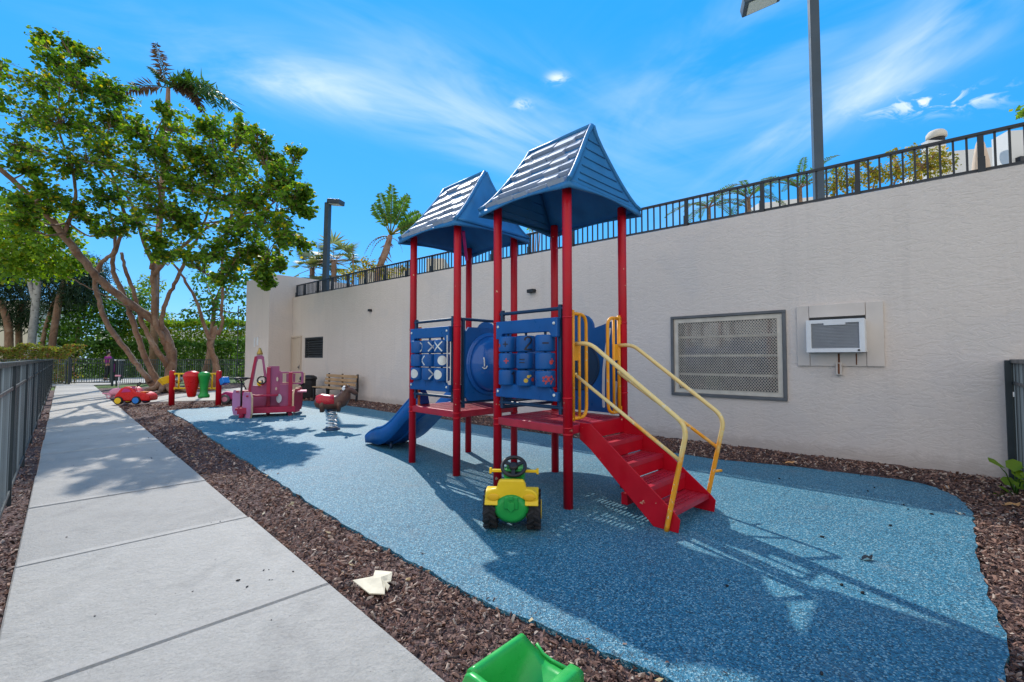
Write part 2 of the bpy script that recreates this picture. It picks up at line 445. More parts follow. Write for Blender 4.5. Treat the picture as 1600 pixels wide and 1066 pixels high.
# ---- mulch beds: gently uneven sheet with chips
def mulch_sheet():
    m = MB(); nx, ny = 130, 60; vs = []
    a0, a1, c0, c1 = -3.0, 27.0, -.9, 9.5
    for j in range(ny+1):
        for i in range(nx+1):
            a = a0 + (a1-a0)*(i/nx)**1.35; c = c0 + (c1-c0)*j/ny
            p = PA(a, c); z = -.028 + .010*sin(a*5.1+c*3)*sin(c*6.3-a*2) + R.uniform(-.006, .006)
            vs.append((p.x, p.y, z))
    fs = [(j*(nx+1)+i, (j+1)*(nx+1)+i, (j+1)*(nx+1)+i+1, j*(nx+1)+i+1) for j in range(ny) for i in range(nx)]
    m.add(vs, fs, 0, True)
    # low bank of mulch heaped against the facade
    vs = []; S_ = [4.0 - .12*k for k in range(152)]
    for s in S_:
        for o, z in ((-.01, .055), (.14, .05), (.34, .018), (.62, -.01), (.80, -.035)):
            p = WP(s, o, z + R.uniform(-.014, .014)); vs.append(p)
    fs = [(i*5+k, i*5+k+1, (i+1)*5+k+1, (i+1)*5+k) for i in range(len(S_)-1) for k in range(4)]
    m.add(vs, fs, 0, True)
    o = m.build('mulch_bed', M['mulch']); tag(o, kind='structure')
mulch_sheet()
PAD = [tuple(gnd(*p)[:2]) for p in ((226,624), (262,617), (330,611), (392,604), (400,612), (392,624), (300,626), (236,628))]
def wall_height(o): return .05 if o < .2 else .05*(1-(o-.2)/.6) if o < .8 else -.02
def chips():
    m = MB(); rr = random.Random(3)
    def chip(x, y, z, L):
        a = rr.uniform(0, 2*pi); tilt = rr.gauss(0, .45); d = V((cos(a)*cos(tilt), sin(a)*cos(tilt), sin(tilt)))
        sd = V((-sin(a), cos(a), rr.gauss(0, .5))).normalized(); up = d.cross(sd)
        w = L*rr.uniform(.22, .5); h = w*rr.uniform(.35, .8); c = V((x, y, z + h*.3))
        m.add([c-d*L/2-sd*w/2, c-d*L*.4+sd*w/2, c+d*L/2+sd*w*.3, c+d*L*.42-sd*w/2, c-d*L*.2+up*h, c+d*L*.25+up*h*.8],
              [(0,4,1), (1,4,5,2), (2,5,3), (3,5,4,0), (0,1,2,3)])
    tot = 0
    for tries in range(560000):
        a = -2.0 + 18.5*rr.random()**2.0; c = rr.uniform(-.42, 8.2)
        if -.15 < c < 1.10: continue
        p = PA(a, c); x, y = p.x, p.y
        if y < 1.2: continue
        d = hypot(x, y)
        keep = 1 if d < 3.6 else (3.6/d)**1.25
        if rr.random() > keep: continue
        q = p - W0; o = q.dot(N); s = q.dot(T)
        if o < .02 or s < -13.3: continue
        e = rr.uniform(-.02, .015)
        if in_poly(x+e, y+e, RUB): continue
        if in_poly(x, y, PAD): continue
        if y > 13 and o > .9: keep = .5
        zz = -.022 if c > .5 or c < -.3 else -.03
        if o < .8: zz = wall_height(o)
        chip(x, y, zz + rr.uniform(-.004, .012), rr.choice((rr.uniform(.008, .018), rr.uniform(.010, .026), rr.uniform(.016, .042)))*(1 + d*.06)); tot += 1
        if tot > 75000: break
    # a few stray chips kicked onto the rubber by the right-hand bed and the strip
    for k in range(90):
        i = rr.randrange(len(RUB)); x, y = RUB[i]
        if hypot(x, y) > 9: continue
        chip(x + rr.gauss(0, .10), y + rr.gauss(0, .10), .004, rr.uniform(.012, .03))
    o = m.build('mulch_chips', M['chip']); tag(o, 'loose red brown bark chips over the beds', None, None, 'stuff')
chips()

# ---- concrete path of cast slabs
def path():
    m = MB(); C0, C1 = -.17, 1.13; a = 2.64 - 1.56*3; k = 0
    while a < 31.0:
        b = a + 1.56; dz = R.uniform(-.003, .003); tilt = R.uniform(-.002, .002)
        e0, e1 = C0 + R.uniform(-.006, .006), C1 + R.uniform(-.006, .006); g = .006; t = .12
        ca = [PA(a+g, e0, dz), PA(b-g, e0, dz+tilt), PA(b-g, e1, dz+tilt), PA(a+g, e1, dz)]
        # bevelled slab
        ins = .008; z0 = -.005
        top = [PA(a+g+ins, e0+ins, dz+.004), PA(b-g-ins, e0+ins, dz+.004), PA(b-g-ins, e1-ins, dz+.004), PA(a+g+ins, e1-ins, dz+.004)]
        lip = [p + Z*z0 for p in ca]; bot = [p - Z*t for p in ca]
        m.add(top + lip + bot, [(0,3,2,1)] + [(i, (i+1) % 4, 4+(i+1) % 4, 4+i) for i in range(4)] + [(4+i, 4+(i+1) % 4, 8+(i+1) % 4, 8+i) for i in range(4)])
        # smooth trowelled margin either side of each joint
        for q0, q1 in ((a+g+ins, a+.075), (b-.0751, b-.075)):
            zt = dz + .0048
            m.add([PA(q0, e0+ins, zt), PA(q1, e0+ins+.004, zt), PA(q1, e1-ins-.004, zt), PA(q0, e1-ins, zt)], [(0,3,2,1)], 1)
        a = b; k += 1
    # dark bed seen in the joints
    m.add([PA(-2.1, C0+.02, -.03), PA(31, C0+.02, -.03), PA(31, C1-.02, -.03), PA(-2.1, C1-.02, -.03)], [(0,3,2,1)], 2)
    sm = M['concrete'].copy(); sm.name = 'trowelled_concrete'
    for nd in sm.node_tree.nodes:
        if nd.type == 'BUMP': nd.inputs['Strength'].default_value *= .55
    tag(m.build('path', [M['concrete'], sm, M['mulch']], recalc=True), kind='structure')
path()
sheet('door_pad', PAD, -.004, M['concrete'], t=.06)
# paving and lawn beyond the gate
sheet('far_pavement', [tuple(PA(31.05, -3.2)[:2]), tuple(PA(31.05, 3.6)[:2]), tuple(PA(36, 5.5)[:2]), tuple(PA(37, 16)[:2]), tuple(PA(41, 16)[:2]), tuple(PA(39.5, -14)[:2]), tuple(PA(35, -14)[:2])], -.03, M['concrete'], t=.05)
sheet('side_road', [tuple(PA(-6, -9)[:2]), tuple(PA(-6, -.9)[:2]), tuple(PA(30, -.9)[:2]), tuple(PA(30, -9)[:2])], -.05, M['concrete'], t=.03)
def debris():
    rr = random.Random(8)
    spots = [(148,965), (424,971), (301,926), (372,909), (386,919), (412,893), (420,892), (421,908), (425,908), (458,895), (104,841), (169,775), (330,818), (344,816), (115,728), (236,716), (237,717), (245,705), (232,685), (138,686)]
    m = MB()
    for px, py in spots:
        p = gnd(px, py); r = rr.uniform(.003, .008); a = rr.uniform(0, 3)
        m.ell((p.x, p.y, .006+r*.4), (r*1.6, r*.9, r*.6), (V((cos(a), sin(a), 0)), V((-sin(a), cos(a), 0)), Z), 6, 4)
    o = m.build('seed_litter', M['black_plastic']); tag(o, 'small dark fallen seeds scattered over the concrete path', None, None, 'stuff')
debris()
# ------------------------------------------------------------------ stucco building with roof terrace
B = thing('stucco_building', 'long cream stucco building wall with a taller block at its far end', 'building', (W0.x, W0.y, 0))
TOP = 3.43
def TZ(s): return 3.42 + .015*(s + 5)      # the parapet rises a little along the facade
OPEN = [(-11.16, -9.67, .77, 1.91), (2.37, 3.80, 1.31, 2.03)]
def facade():
    m = MB(); s0, s1 = -24.0, 4.9
    ss = sorted({s0, s1, *[o[0] for o in OPEN], *[o[1] for o in OPEN]}); zs = sorted({-.2, TOP, *[o[2] for o in OPEN], *[o[3] for o in OPEN]})
    for a, b in zip(ss, ss[1:]):
        for c, d in zip(zs, zs[1:]):
            if any(o[0] <= a and b <= o[1] and o[2] <= c and d <= o[3] for o in OPEN): continue
            m.add([WP(a,0,c), WP(b,0,c), WP(b,0,TZ(b) if d == TOP else d), WP(a,0,TZ(a) if d == TOP else d)], [(0,3,2,1)])
    for a, b, c, d in OPEN:
        dp = -.16
        m.add([WP(a,0,c), WP(b,0,c), WP(b,0,d), WP(a,0,d), WP(a,dp,c), WP(b,dp,c), WP(b,dp,d), WP(a,dp,d)],
              [(0,1,5,4), (1,2,6,5), (2,3,7,6), (3,0,4,7)])
    th = -.30
    m.add([WP(s0,0,TZ(s0)), WP(s1,0,TZ(s1)), WP(s1,th,TZ(s1)), WP(s0,th,TZ(s0)), WP(s0,th,-.2), WP(s1,th,-.2), WP(s0,0,-.2)], [(0,1,2,3), (3,2,5,4), (0,3,4,6)])
    # far block: taller and standing proud of the facade
    def blk(sa, sb, oa, ob, z0, z1):
        vs = [WP(s,o,z) for z in (z0,z1) for o in (oa,ob) for s in (sa,sb)]
        m.add(vs, [(0,1,3,2), (4,6,7,5), (0,4,5,1), (2,3,7,6), (0,2,6,4), (1,5,7,3)])
    blk(4.905, 7.35, .82, -5.2, -.2, 4.36)
    o = m.build('wall', M['stucco'], B, True, recalc=True)
facade()
# grille window
fr = MB(); a, b, c, d = OPEN[0]
for (p, q) in (((a-.045, c-.02), (b+.045, c-.02)), ((a-.045, d+.02), (b+.045, d+.02))):
    fr.bar(WP(p[0], .012, p[1]), WP(q[0], .012, q[1]), .03, .04)
for s in (a-.024, b+.024): fr.bar(WP(s, .012, c+.0), WP(s, .012, d-.0), .03, .042, T)
win = fr.build('window', M['frame_grey'], B, True, bevel=.004)
inn = MB()
for z in (c+.035, d-.035): inn.bar(WP(a+.004, -.012, z), WP(b-.004, -.012, z), .03, .06)
for s in (a+.035, b-.035): inn.bar(WP(s, -.012, c+.066), WP(s, -.012, d-.066), .03, .06, T)
def childof(o, p):   # place a mesh built in world space under a part
    o.parent = p; o.location = -V(p.parent.location) if p.parent else o.location; return o
x = inn.build('frame', M['mesh_metal']); childof(x, win)
gl = MB(); gl.add([WP(a+.01,-.13,c+.01), WP(b-.01,-.13,c+.01), WP(b-.01,-.13,d-.01), WP(a+.01,-.13,d-.01)], [(0,3,2,1)])
childof(gl.build('pane', M['glass']), win)
mu = MB()
for k in range(1, 4): mu.bar(WP(a+.01,-.115,c+(d-c)*k/4), WP(b-.01,-.115,c+(d-c)*k/4), .02, .034)
childof(mu.build('muntin', M['mesh_metal']), win)
mg = MB(); nz, ns = 46, 38; dz = (d-c-.12)/nz; ds = (b-a-.12)/ns
for j in range(nz):
    for k in range(2*ns):
        s_ = a+.06 + ds*k/2; z_ = c+.06 + dz*j; up = (k + j) % 2
        p = WP(s_, .004, z_ + (dz if up else 0)); q = WP(s_+ds/2, .004, z_ + (0 if up else dz)); w_ = .0042
        mg.add([p-Z*w_, q-Z*w_, q+Z*w_, p+Z*w_, p-Z*w_+N*.004, q-Z*w_+N*.004, q+Z*w_+N*.004, p+Z*w_+N*.004], [(4,7,6,5), (3,2,6,7), (0,4,5,1)])
childof(mg.build('security_mesh', M['mesh_metal']), win)
# louvre
a, b, c, d = OPEN[1]
lf = MB()
for z in (c+.02, d-.02): lf.bar(WP(a, -.05, z), WP(b, -.05, z), .08, .04)
for s in (a+.02, b-.02): lf.bar(WP(s, -.05, c+.04), WP(s, -.05, d-.04), .08, .04, T)
lo = lf.build('louver_vent', M['louver'], B, True)
sl = MB()
for k in range(8):
    z = c+.08 + (d-c-.14)*k/7
    sl.box(WP((a+b)/2, -.06, z), (b-a-.09, .085, .008), (T, (N*.75 - Z*.66).normalized(), (N*.66 + Z*.75).normalized()))
childof(sl.build('slat', M['louver']), lo)
bk = MB(); bk.add([WP(a,-.155,c), WP(b,-.155,c), WP(b,-.155,d), WP(a,-.155,d)], [(0,3,2,1)])
childof(bk.build('vent_back', M['black_plastic']), lo)
# door by the block
dm = MB(); dm.box(WP(4.47, .012, 1.03), (.74, .03, 2.0), (T, N, Z)); do = dm.build('door', M['door'], B, True, bevel=.004)
df = MB(); df.bar(WP(4.07, .02, .03), WP(4.07, .02, 2.05), .06, .05, T); df.bar(WP(4.86, .02, .03), WP(4.86, .02, 2.05), .06, .05, T); df.bar(WP(4.04, .02, 2.08), WP(4.89, .02, 2.08), .05, .06)
childof(df.build('door_frame', M['door'], bevel=.004), do)
dk = MB(); dk.ell(WP(4.17, .06, .98), (.03, .03, .03)); dk.box(WP(4.17, .03, .98), (.05, .01, .16), (T, N, Z)); childof(dk.build('handle', M['frame_grey']), do)
gb = MB(); gb.box(WP(4.3, .03, 1.32), (.02, .012, .38), (T, N, Z)); childof(gb.build('vision_strip', M['mesh_metal']), do)
# pipe spouts left in the facade
for s, z, w_ in ((-.67, 2.69, .10), (-6.79, 2.64, .17)):
    m = MB(); m.box(WP(s, .045, z), (w_, .09, .07), (T, N, Z)); m.build('scupper', M['black_plastic'], B, True, bevel=.008)
for s_, z_, w_, h_ in ((5.95, 1.93, .16, .3), (6.25, 1.9, .13, .34)):
    m = MB(); m.box(WP(s_, .835, z_), (w_, .03, h_), (T, N, Z)); m.build('wall_plate', M['white_metal'], B, True, bevel=.004)
# terrace behind the parapet
m = MB(); vs = [WP(s,o,z) for z in (2.7,3.0) for o in (-.305,-60) for s in (-40,4.9)]
m.add(vs, [(0,1,3,2), (4,6,7,5), (0,4,5,1), (2,3,7,6), (0,2,6,4), (1,5,7,3)])
tag(m.build('terrace', M['terrace'], recalc=True), kind='structure')

# ------------------------------------------------------------------ railing on the parapet
RL = thing('terrace_railing', 'low dark metal railing with upright bars along the top of the stucco wall', 'railing', tuple(WP(-5, -.12, TOP)))
RO = -.12; RH = .475
m = MB(); m.bar(WP(-24, RO, TZ(-24)+RH-.018), WP(4.86, RO, TZ(4.86)+RH-.018), .05, .036); m.build('top_rail', M['black_metal'], RL, True, bevel=.005)
m = MB(); m.bar(WP(-24, RO, TZ(-24)+.055), WP(4.86, RO, TZ(4.86)+.055), .03, .03); m.build('bottom_rail', M['black_metal'], RL, True)
posts = [4.83] + [4.17 - 1.078*k for k in range(27)]
for s in posts:
    z = TZ(s); m = MB(); m.bar(WP(s, RO, z+.001), WP(s, RO, z+RH-.037), .05, .05, T); m.box(WP(s, RO, z+.006), (.10, .10, .01), (T, N, Z))
    m.box(WP(s, RO+.045, z+.10), (.06, .012, .18), (T, N, Z))
    m.build('post', M['black_metal'], RL, True, bevel=.003)
bal = []
for p, q in zip(posts, posts[1:]):
    n_ = 9 if abs(p-q) > .9 else 5
    bal += [p + (q-p)*(k+1)/(n_+1) for k in range(n_)]
bal = [s for s in bal if s > -24]
vis = sorted([s for s in bal if s > -13.75])[:100]; proto = None
rest = MB()
for s in bal:
    z = TZ(s)
    if s in vis:
        if proto is None:
            m = MB(); m.bar(WP(s, RO, z+.071), WP(s, RO, z+RH-.037), .02, .02, T)
            proto = m.build('baluster', M['black_metal'], RL, True); s_first = s
        else:
            o = proto.copy(); COL.objects.link(o); o.location = T*(s - s_first) + Z*(z - TZ(s_first))
    else: rest.bar(WP(s, RO, z+.071), WP(s, RO, z+RH-.037), .02, .02, T)
tag(rest.build('baluster_run', M['black_metal'], RL, True), kind='stuff')

# ------------------------------------------------------------------ air conditioner in its boarded opening
A = thing('boarded_panel', 'cream painted boards framing the air conditioner on the stucco wall', 'wall panel', tuple(WP(-11.78, 0, 1.6)))
def board(s0, s1, z0, z1, t, nm='board'):
    m = MB(); m.box(WP((s0+s1)/2, t/2+.001, (z0+z1)/2), (abs(s1-s0)-.004, t, z1-z0-.004), (T, N, Z)); return m.build(nm, M['trim'], A, True, bevel=.003)
board(-12.22, -12.05, 1.20, 1.98, .028); board(-11.47, -11.33, 1.20, 1.98, .028)
board(-12.05, -11.47, 1.82, 1.98, .034); board(-12.05, -11.47, 1.20, 1.37, .022)
m = MB(); m.box(WP(-11.76, .015, 1.795), (.57, .02, .045), (T, N, Z)); m.build('dark_gap', M['black_plastic'], A, True)
for s, z0, z1, w_ in ((-11.775, 1.21, 1.36, .02), (-11.95, 1.22, 1.36, .012)):
    m = MB(); m.box(WP(s, .0245, (z0+z1)/2), (w_, .003, z1-z0), (T, N, Z)); m.build('rust_stain', M['rust'], A, True)
m = MB(); m.box(WP(-11.775, .03, 1.17), (.06, .055, .15), (T, N, Z)); bx = m.build('bracket', M['trim'], A, True, bevel=.003)
m = MB(); m.box(WP(-11.775, .059, 1.17), (.02, .003, .13), (T, N, Z)); m.build('rust_streak', M['rust'], A, True)
AC = thing('air_conditioner', 'white window air conditioner with a grey slatted front set in cream boards', 'air conditioner', tuple(WP(-11.76, .1, 1.36)))
s0, s1, z0, z1 = -12.055, -11.465, 1.372, 1.775
m = MB(); m.box(WP((s0+s1)/2, .10, (z0+z1)/2), (s1-s0, .17, z1-z0), (T, N, Z)); m.build('case', M['white_metal'], AC, True, bevel=.012)
rim = MB(); o_ = [(0,0), (1,0), (1,1), (0,1)]
W_, H_ = s1-s0, z1-z0
outer = [(0,0), (W_,0), (W_,H_), (0,H_)]; inner = [(.055,.05), (W_-.055,.05), (W_-.055,H_-.045), (.055,H_-.045)]
rim.ring(outer, inner, WP(s0, .20, z0), T, Z, N, .03); rim.box(WP((s0+s1)/2, .20, z1-.055), (.22, .03, .03), (T, N, Z))
rim.build('front_frame', M['white_metal'], AC, True, bevel=.004, recalc=True)
g = MB(); g.box(WP((s0+s1)/2, .187, (z0+z1)/2), (W_-.09, .008, H_-.08), (T, N, Z))
for k in range(17):
    g.box(WP((s0+s1)/2, .197, z0+.06+(H_-.115)*k/16), (W_-.112, .012, .006), (T, N, Z))
g.build('grille', M['ac_grille'], AC, True)
m = MB(); m.lathe([(.012,0), (.012,.006)], WP(s0+.06, .216, z0+.025), 12, (T, Z, N)); m.build('knob', M['black_plastic'], AC, True)
# ------------------------------------------------------------------ metal picket fences round the playground
def fence(name, label, P, Q, h=1.27, step=.105, post_step=2.0, group=None, maxp=100, near=None, thick=.016):
    P, Q = V(P), V(Q); d = (Q-P); L = d.length; d.normalize()
    f = thing(name, label, 'fence', tuple(P), group=group)
    for z, w_, hh, nm in ((h-.02, .055, .04, 'top_rail'), (h-.24, .03, .03, 'middle_rail'), (.10, .035, .04, 'bottom_rail')):
        m = MB(); m.bar(P+Z*z, Q+Z*z, w_, hh); m.build(nm, M['fence'], f, True, bevel=.004)
    n = int(L/post_step)
    po = []
    for k in range(n+1):
        p = P + d*(L*k/n); po.append(L*k/n)
        m = MB(); m.bar(p - Z*.08, p + Z*(h-.042), .052, .052, d); m.build('post', M['fence'], f, True, bevel=.004)
    cand = []
    k = step
    while k < L:
        if min(abs(k-q) for q in po) > .045: cand.append(k)
        k += step
    key = near if near else (lambda s: s)
    cand.sort(key=key)
    proto = None; rest = MB()
    for i, k in enumerate(cand):
        p = P + d*k
        if i < maxp:
            if proto is None:
                m = MB(); m.bar(p + Z*.075, p + Z*(h-.042), thick, thick, d); proto = m.build('picket', M['picket'], f, True); p0 = p
            else:
                o = proto.copy(); COL.objects.link(o); o.location = p - p0
        else: rest.bar(p + Z*.075, p + Z*(h-.042), thick, thick, d)
    if len(rest.v): tag(rest.build('picket_run', M['fence'], f, True), kind='stuff')
    return f
g0 = PA(30.9, -.30); g1 = PA(30.9, 1.35)
fence('metal_fence', 'tall dark picket fence running beside the concrete path on its left', PA(2.0, -.315), PA(30.9, -.315))
fence('metal_fence', 'dark picket fence behind the tree between gate and stucco block', (-19.6, 22.6, -.03), (-12.2, 22.4, -.03), h=1.27)
fence('metal_fence', 'dark picket fence in front of the clipped hedge left of the gate', (-32.0, 22.7, -.03), (-22.25, 22.75, -.03), h=1.27)
fr_ = fence('metal_fence', 'short dark picket fence meeting the stucco wall at the right edge', WP(-13.24, .02, 0), WP(-13.24, 6.4, 0), h=1.29, step=.085)
m = MB(); m.box(WP(-13.21, .03, .93), (.06, .06, .05), (T, N, Z)); m.build('wall_bracket', M['white_metal'], fr_, True, bevel=.004)
m = MB(); m.bar(WP(-13.2, .04, .0), WP(-13.2, .04, 1.28), .05, .05, T); m.build('end_post', M['fence'], fr_, True, bevel=.004)
# gate across the path
gt = thing('metal_gate', 'closed dark picket gate across the far end of the concrete path', 'gate', (-22.1, 22.75, 0))
gp, gq = V((-22.1, 22.75, 0)), V((-19.85, 22.65, 0)); gd = (gq-gp).normalized()
m = MB()
for z in (1.26, 1.06, .10): m.bar(gp + gd*.05 + Z*z, gq - gd*.05 + Z*z, .04, .045)
for e in (gp + gd*.07, gq - gd*.07): m.bar(e + Z*.12, e + Z*1.24, .045, .045, gd)
m.build('gate_frame', M['fence'], gt, True)
for e in (gp, gq):
    m = MB(); m.bar(e - Z*.1, e + Z*1.36, .07, .07, gd); m.build('gate_post', M['fence'], gt, True)
L = (gq-gp).length; n_ = 17; proto = None
for k in range(1, n_):
    p = gp + gd*(L*k/n_)
    if proto is None:
        m = MB(); m.bar(p + Z*.12, p + Z*1.24, .018, .018, gd); proto = m.build('picket', M['fence'], gt, True); p0 = p
    else:
        o = proto.copy(); COL.objects.link(o); o.location = p - p0
# ------------------------------------------------------------------ play structure: two roofed towers
SD = .902; DK = .71
T1 = V((.488, 4.0, 0)); T2 = V((-.616, 5.105, 0))
PS = thing('play_structure', 'red and blue playground climber with two roofed towers, slide and stairs', 'playground', (-.05, 5.15, 0))
def TP(o, a, b, z): return o + U*a + W*b + Z*z
PR = .043
corner = {'n': (0,0), 'l': (SD,0), 'r': (0,SD), 'b': (SD,SD)}
def post(o, a, b):
    m = MB(); n = 18
    p = TP(o, a, b, 0)
    m.lathe([(PR, -.1), (PR, 2.84), (PR-.006, 2.85)], p, n)
    for z in (DK-.075, DK-.02, .95, 1.66):
        m.lathe([(PR+.002, z-.008), (PR+.004, z), (PR+.002, z+.008)], p, n)
    return m.build('post', M['red'], PS, True)
for o in (T1, T2):
    for a, b in corner.values(): post(o, a, b)
# ---- decks: perforated plate in a folded rim
def deck(o):
    m = MB(); e = .03; t = .075
    for p, q in (((e,0),(SD-e,0)), ((e,SD),(SD-e,SD))):
        m.bar(TP(o,p[0]-.0,p[1],DK-t/2), TP(o,q[0],q[1],DK-t/2), .05, t)
    for p, q in (((0,e),(0,SD-e)), ((SD,e),(SD,SD-e))):
        m.bar(TP(o,p[0],p[1],DK-t/2), TP(o,q[0],q[1],DK-t/2), .05, t)
    d = m.build('deck', M['deck_red'], PS, True, bevel=.006)
    g = MB(); a0 = .026; a1 = SD-.026; n = 21
    for k in range(n):
        a = a0 + (a1-a0)*(k+.5)/n
        g.bar(TP(o,a,a0,DK-.006), TP(o,a,a1,DK-.006), .018, .008)
    for k in range(7):
        b = a0 + (a1-a0)*k/6
        g.bar(TP(o,a0,b,DK-.007), TP(o,a1,b,DK-.007), .034, .007)
    childof(g.build('deck_plate', M['deck_red']), d)
deck(T1); deck(T2)
# ---- roofs
def roof(o, seed):
    rr = random.Random(seed); oh = .135; E = 2.815; H = .74; hw = SD/2 + oh
    def prof(q):                     # q 0 eave .. 1 ridge -> (distance in from eave, height)
        return hw*q, E + H*(q**1.22*.93 + .07*q)
    def aext(q):                     # half length along the ridge direction
        return (SD/2 + oh) - .155*min(1, q*1.15)**.8 - .02*q
    def pt(al, q, side, off=0.0):    # al -1..1 along ridge
        y, z = prof(q)
        y2, z2 = prof(min(1, q+.02)); y1, z1 = prof(max(0, q-.02))
        ty, tz = y2-y1, z2-z1; l = hypot(ty, tz); ny, nz = -tz/l, ty/l
        b = -oh + y + ny*off
        if side: b = SD - b
        return TP(o, SD/2 + al*aext(q), b, z + nz*off)
    m = MB(); nq, na = 12, 10
    for side in (0, 1):
        vs = [pt(-1+2*i/na, j/nq, side) for j in range(nq+1) for i in range(na+1)]
        m.add(vs, [(j*(na+1)+i, j*(na+1)+i+1, (j+1)*(na+1)+i+1, (j+1)*(na+1)+i) for j in range(nq) for i in range(na)], 0, True)
    # gable ends (curved rakes, a shade inside the slope edges)
    for e in (-1, 1):
        vs = []
        for j in range(nq+1):
            q = j/nq; A_ = pt(e, q, 0); B_ = pt(e, q, 1)
            for i in range(9): vs.append(A_.lerp(B_, i/8))
        m.add(vs, [(j*9+i, j*9+i+1, (j+1)*9+i+1, (j+1)*9+i) for j in range(nq) for i in range(8)], 0, True)
    # skirt with an arched lower edge between posts
    cs = [TP(o, -oh, -oh, E), TP(o, SD+oh, -oh, E), TP(o, SD+oh, SD+oh, E), TP(o, -oh, SD+oh, E)]
    for k in range(4):
        a_, b_ = cs[k], cs[(k+1) % 4]; vs = []
        for i in range(13):
            f_ = i/12; p = a_.lerp(b_, f_); arch = sin(pi*f_)**1.3
            out = (p - TP(o, SD/2, SD/2, E)); out.z = 0; out.normalize()
            vs += [p + Z*.0, p - Z*(.062 - .045*arch) + out*.012]
        m.add(vs, [(2*i, 2*i+2, 2*i+3, 2*i+1) for i in range(12)], 0, True)
    bm_o = m.build('roof', M['roof_blue'], PS, True, recalc=True)
    so = bm_o.modifiers.new('shell', 'SOLIDIFY'); so.thickness = .014; so.offset = -1
    # moulded shingles: six courses of tapered slabs with uneven butts
    s = MB(); rows = 6
    for side in (0, 1):
        for r_ in range(rows):
            q0 = (r_+.02)/rows*.985; q1 = (r_+1.10)/rows*.985
            nsh = [5,4,5,4,4,3][r_]; edges = [-.985]; acc = -.985
            cuts = sorted(min(.93, max(-.93, -1 + 2*(k + (.5 if r_ % 2 else 0) + rr.uniform(-.1,.1))/nsh)) for k in range(1 if not r_ % 2 else 0, nsh))
            xs = [-.93] + [c_ for c_ in cuts if -.80 < c_ < .80] + [.93]
            for x0, x1 in zip(xs, xs[1:]):
                j = rr.choice((0, .012, .03, .05)); g = .022; hi = rr.uniform(.028, .044)
                qa = max(0, q0 + j); seg = 3; vs = []
                for off0, off1 in ((-.004, -.006), (hi, .004)):
                    for q, off in ((qa, off0), ((qa+min(q1,.995))/2, (off0+off1)/2), (min(q1,.995), off1)):
                        for i in range(seg+1): vs.append(pt(x0+g+(x1-x0-2*g)*i/seg, q, side, off))
                nn = seg+1; fs = []
                for L_ in (0, 1):
                    for a in range(2):
                        for i in range(seg):
                            b = L_*3*nn + a*nn + i; fs.append((b, b+1, b+nn+1, b+nn))
                t_ = 3*nn
                for i in range(seg): fs += [(i, i+1, t_+i+1, t_+i), (2*nn+i, 2*nn+i+1, t_+2*nn+i+1, t_+2*nn+i)]
                for a in range(2): fs += [(a*nn, (a+1)*nn, t_+(a+1)*nn, t_+a*nn), (a*nn+seg, (a+1)*nn+seg, t_+(a+1)*nn+seg, t_+a*nn+seg)]
                s.add(vs, fs)
    childof(s.build('shingles', M['shingle'], recalc=True), bm_o)
    # ridge roll, rake trims and gable clapboards
    t = MB()
    for e in (-1, 1):
        for side in (0, 1):
            pts = [pt(e*1.0, q/10, side, .008) for q in range(11)]
            t.tube(pts, [.022]*10 + [.026], 8)
    t.tube([pt(-1.0, 1, 0, .008), pt(1.0, 1, 0, .008)], .024, 10)
    for e in (-1, 1):
        for j in range(1, 7):
            q = j*.135; A_ = pt(e, q, 0); B_ = pt(e, q, 1); out = U*(e*.004); 
            C_ = A_.lerp(B_, .09); D_ = A_.lerp(B_, .91)
            t.tube([C_+out, D_+out], .0075, 6)
        A_ = pt(e, .02, 0); B_ = pt(e, .02, 1); 
    childof(t.build('roof_trim', M['roof_blue']), bm_o)
    return bm_o
roof(T1, 2); roof(T2, 9)
m = MB(); m.bar(TP(T2, .1, .16, 2.79), TP(T2, .33, .40, 2.52), .035, .02); m.build('roof_brace', M['magenta_toy'], PS, True)

# ---- turning-cylinder panels
def frame_panel(o, a0, a1):
    """steel frame across the lower-left face (b = 0) of a tower"""
    m = MB(); b = 0
    za, zb = .86, 1.745
    m.tube([TP(o,a0,b,zb), TP(o,a1,b,zb)], .017, 10); m.tube([TP(o,a0,b,za), TP(o,a1,b,za)], .017, 10)
    for a in (a0+.035, a1-.035): m.bar(TP(o,a,b,za-.06), TP(o,a,b,zb+.035), .034, .034, U)
    return m.build('panel_frame', M['steel_blue'], PS, True, bevel=.003)
def arc_patch(m, c, r, x, y, th0, pts, width, mi):
    """ribbon on a cylinder; pts in (arc metres, height)"""
    def P(s, z, k=.0018): return c + (x*cos(th0+s/r) + y*sin(th0+s/r))*(r+k) + Z*z
    fine = []
    for (s0, z0), (s1, z1) in zip(pts, pts[1:]):
        n = max(2, int(hypot(s1-s0, z1-z0)/.012))
        for i in range(n): fine.append((s0+(s1-s0)*i/n, z0+(z1-z0)*i/n))
    fine.append(pts[-1]); vs = []
    for i, (s, z) in enumerate(fine):
        a = fine[max(i-1,0)]; b = fine[min(i+1,len(fine)-1)]; dx, dz = b[0]-a[0], b[1]-a[1]; l = hypot(dx, dz) or 1
        vs += [P(s - dz/l*width/2, z + dx/l*width/2), P(s + dz/l*width/2, z - dx/l*width/2)]
    m.add(vs, [(2*i, 2*i+1, 2*i+3, 2*i+2) for i in range(len(fine)-1)], mi)
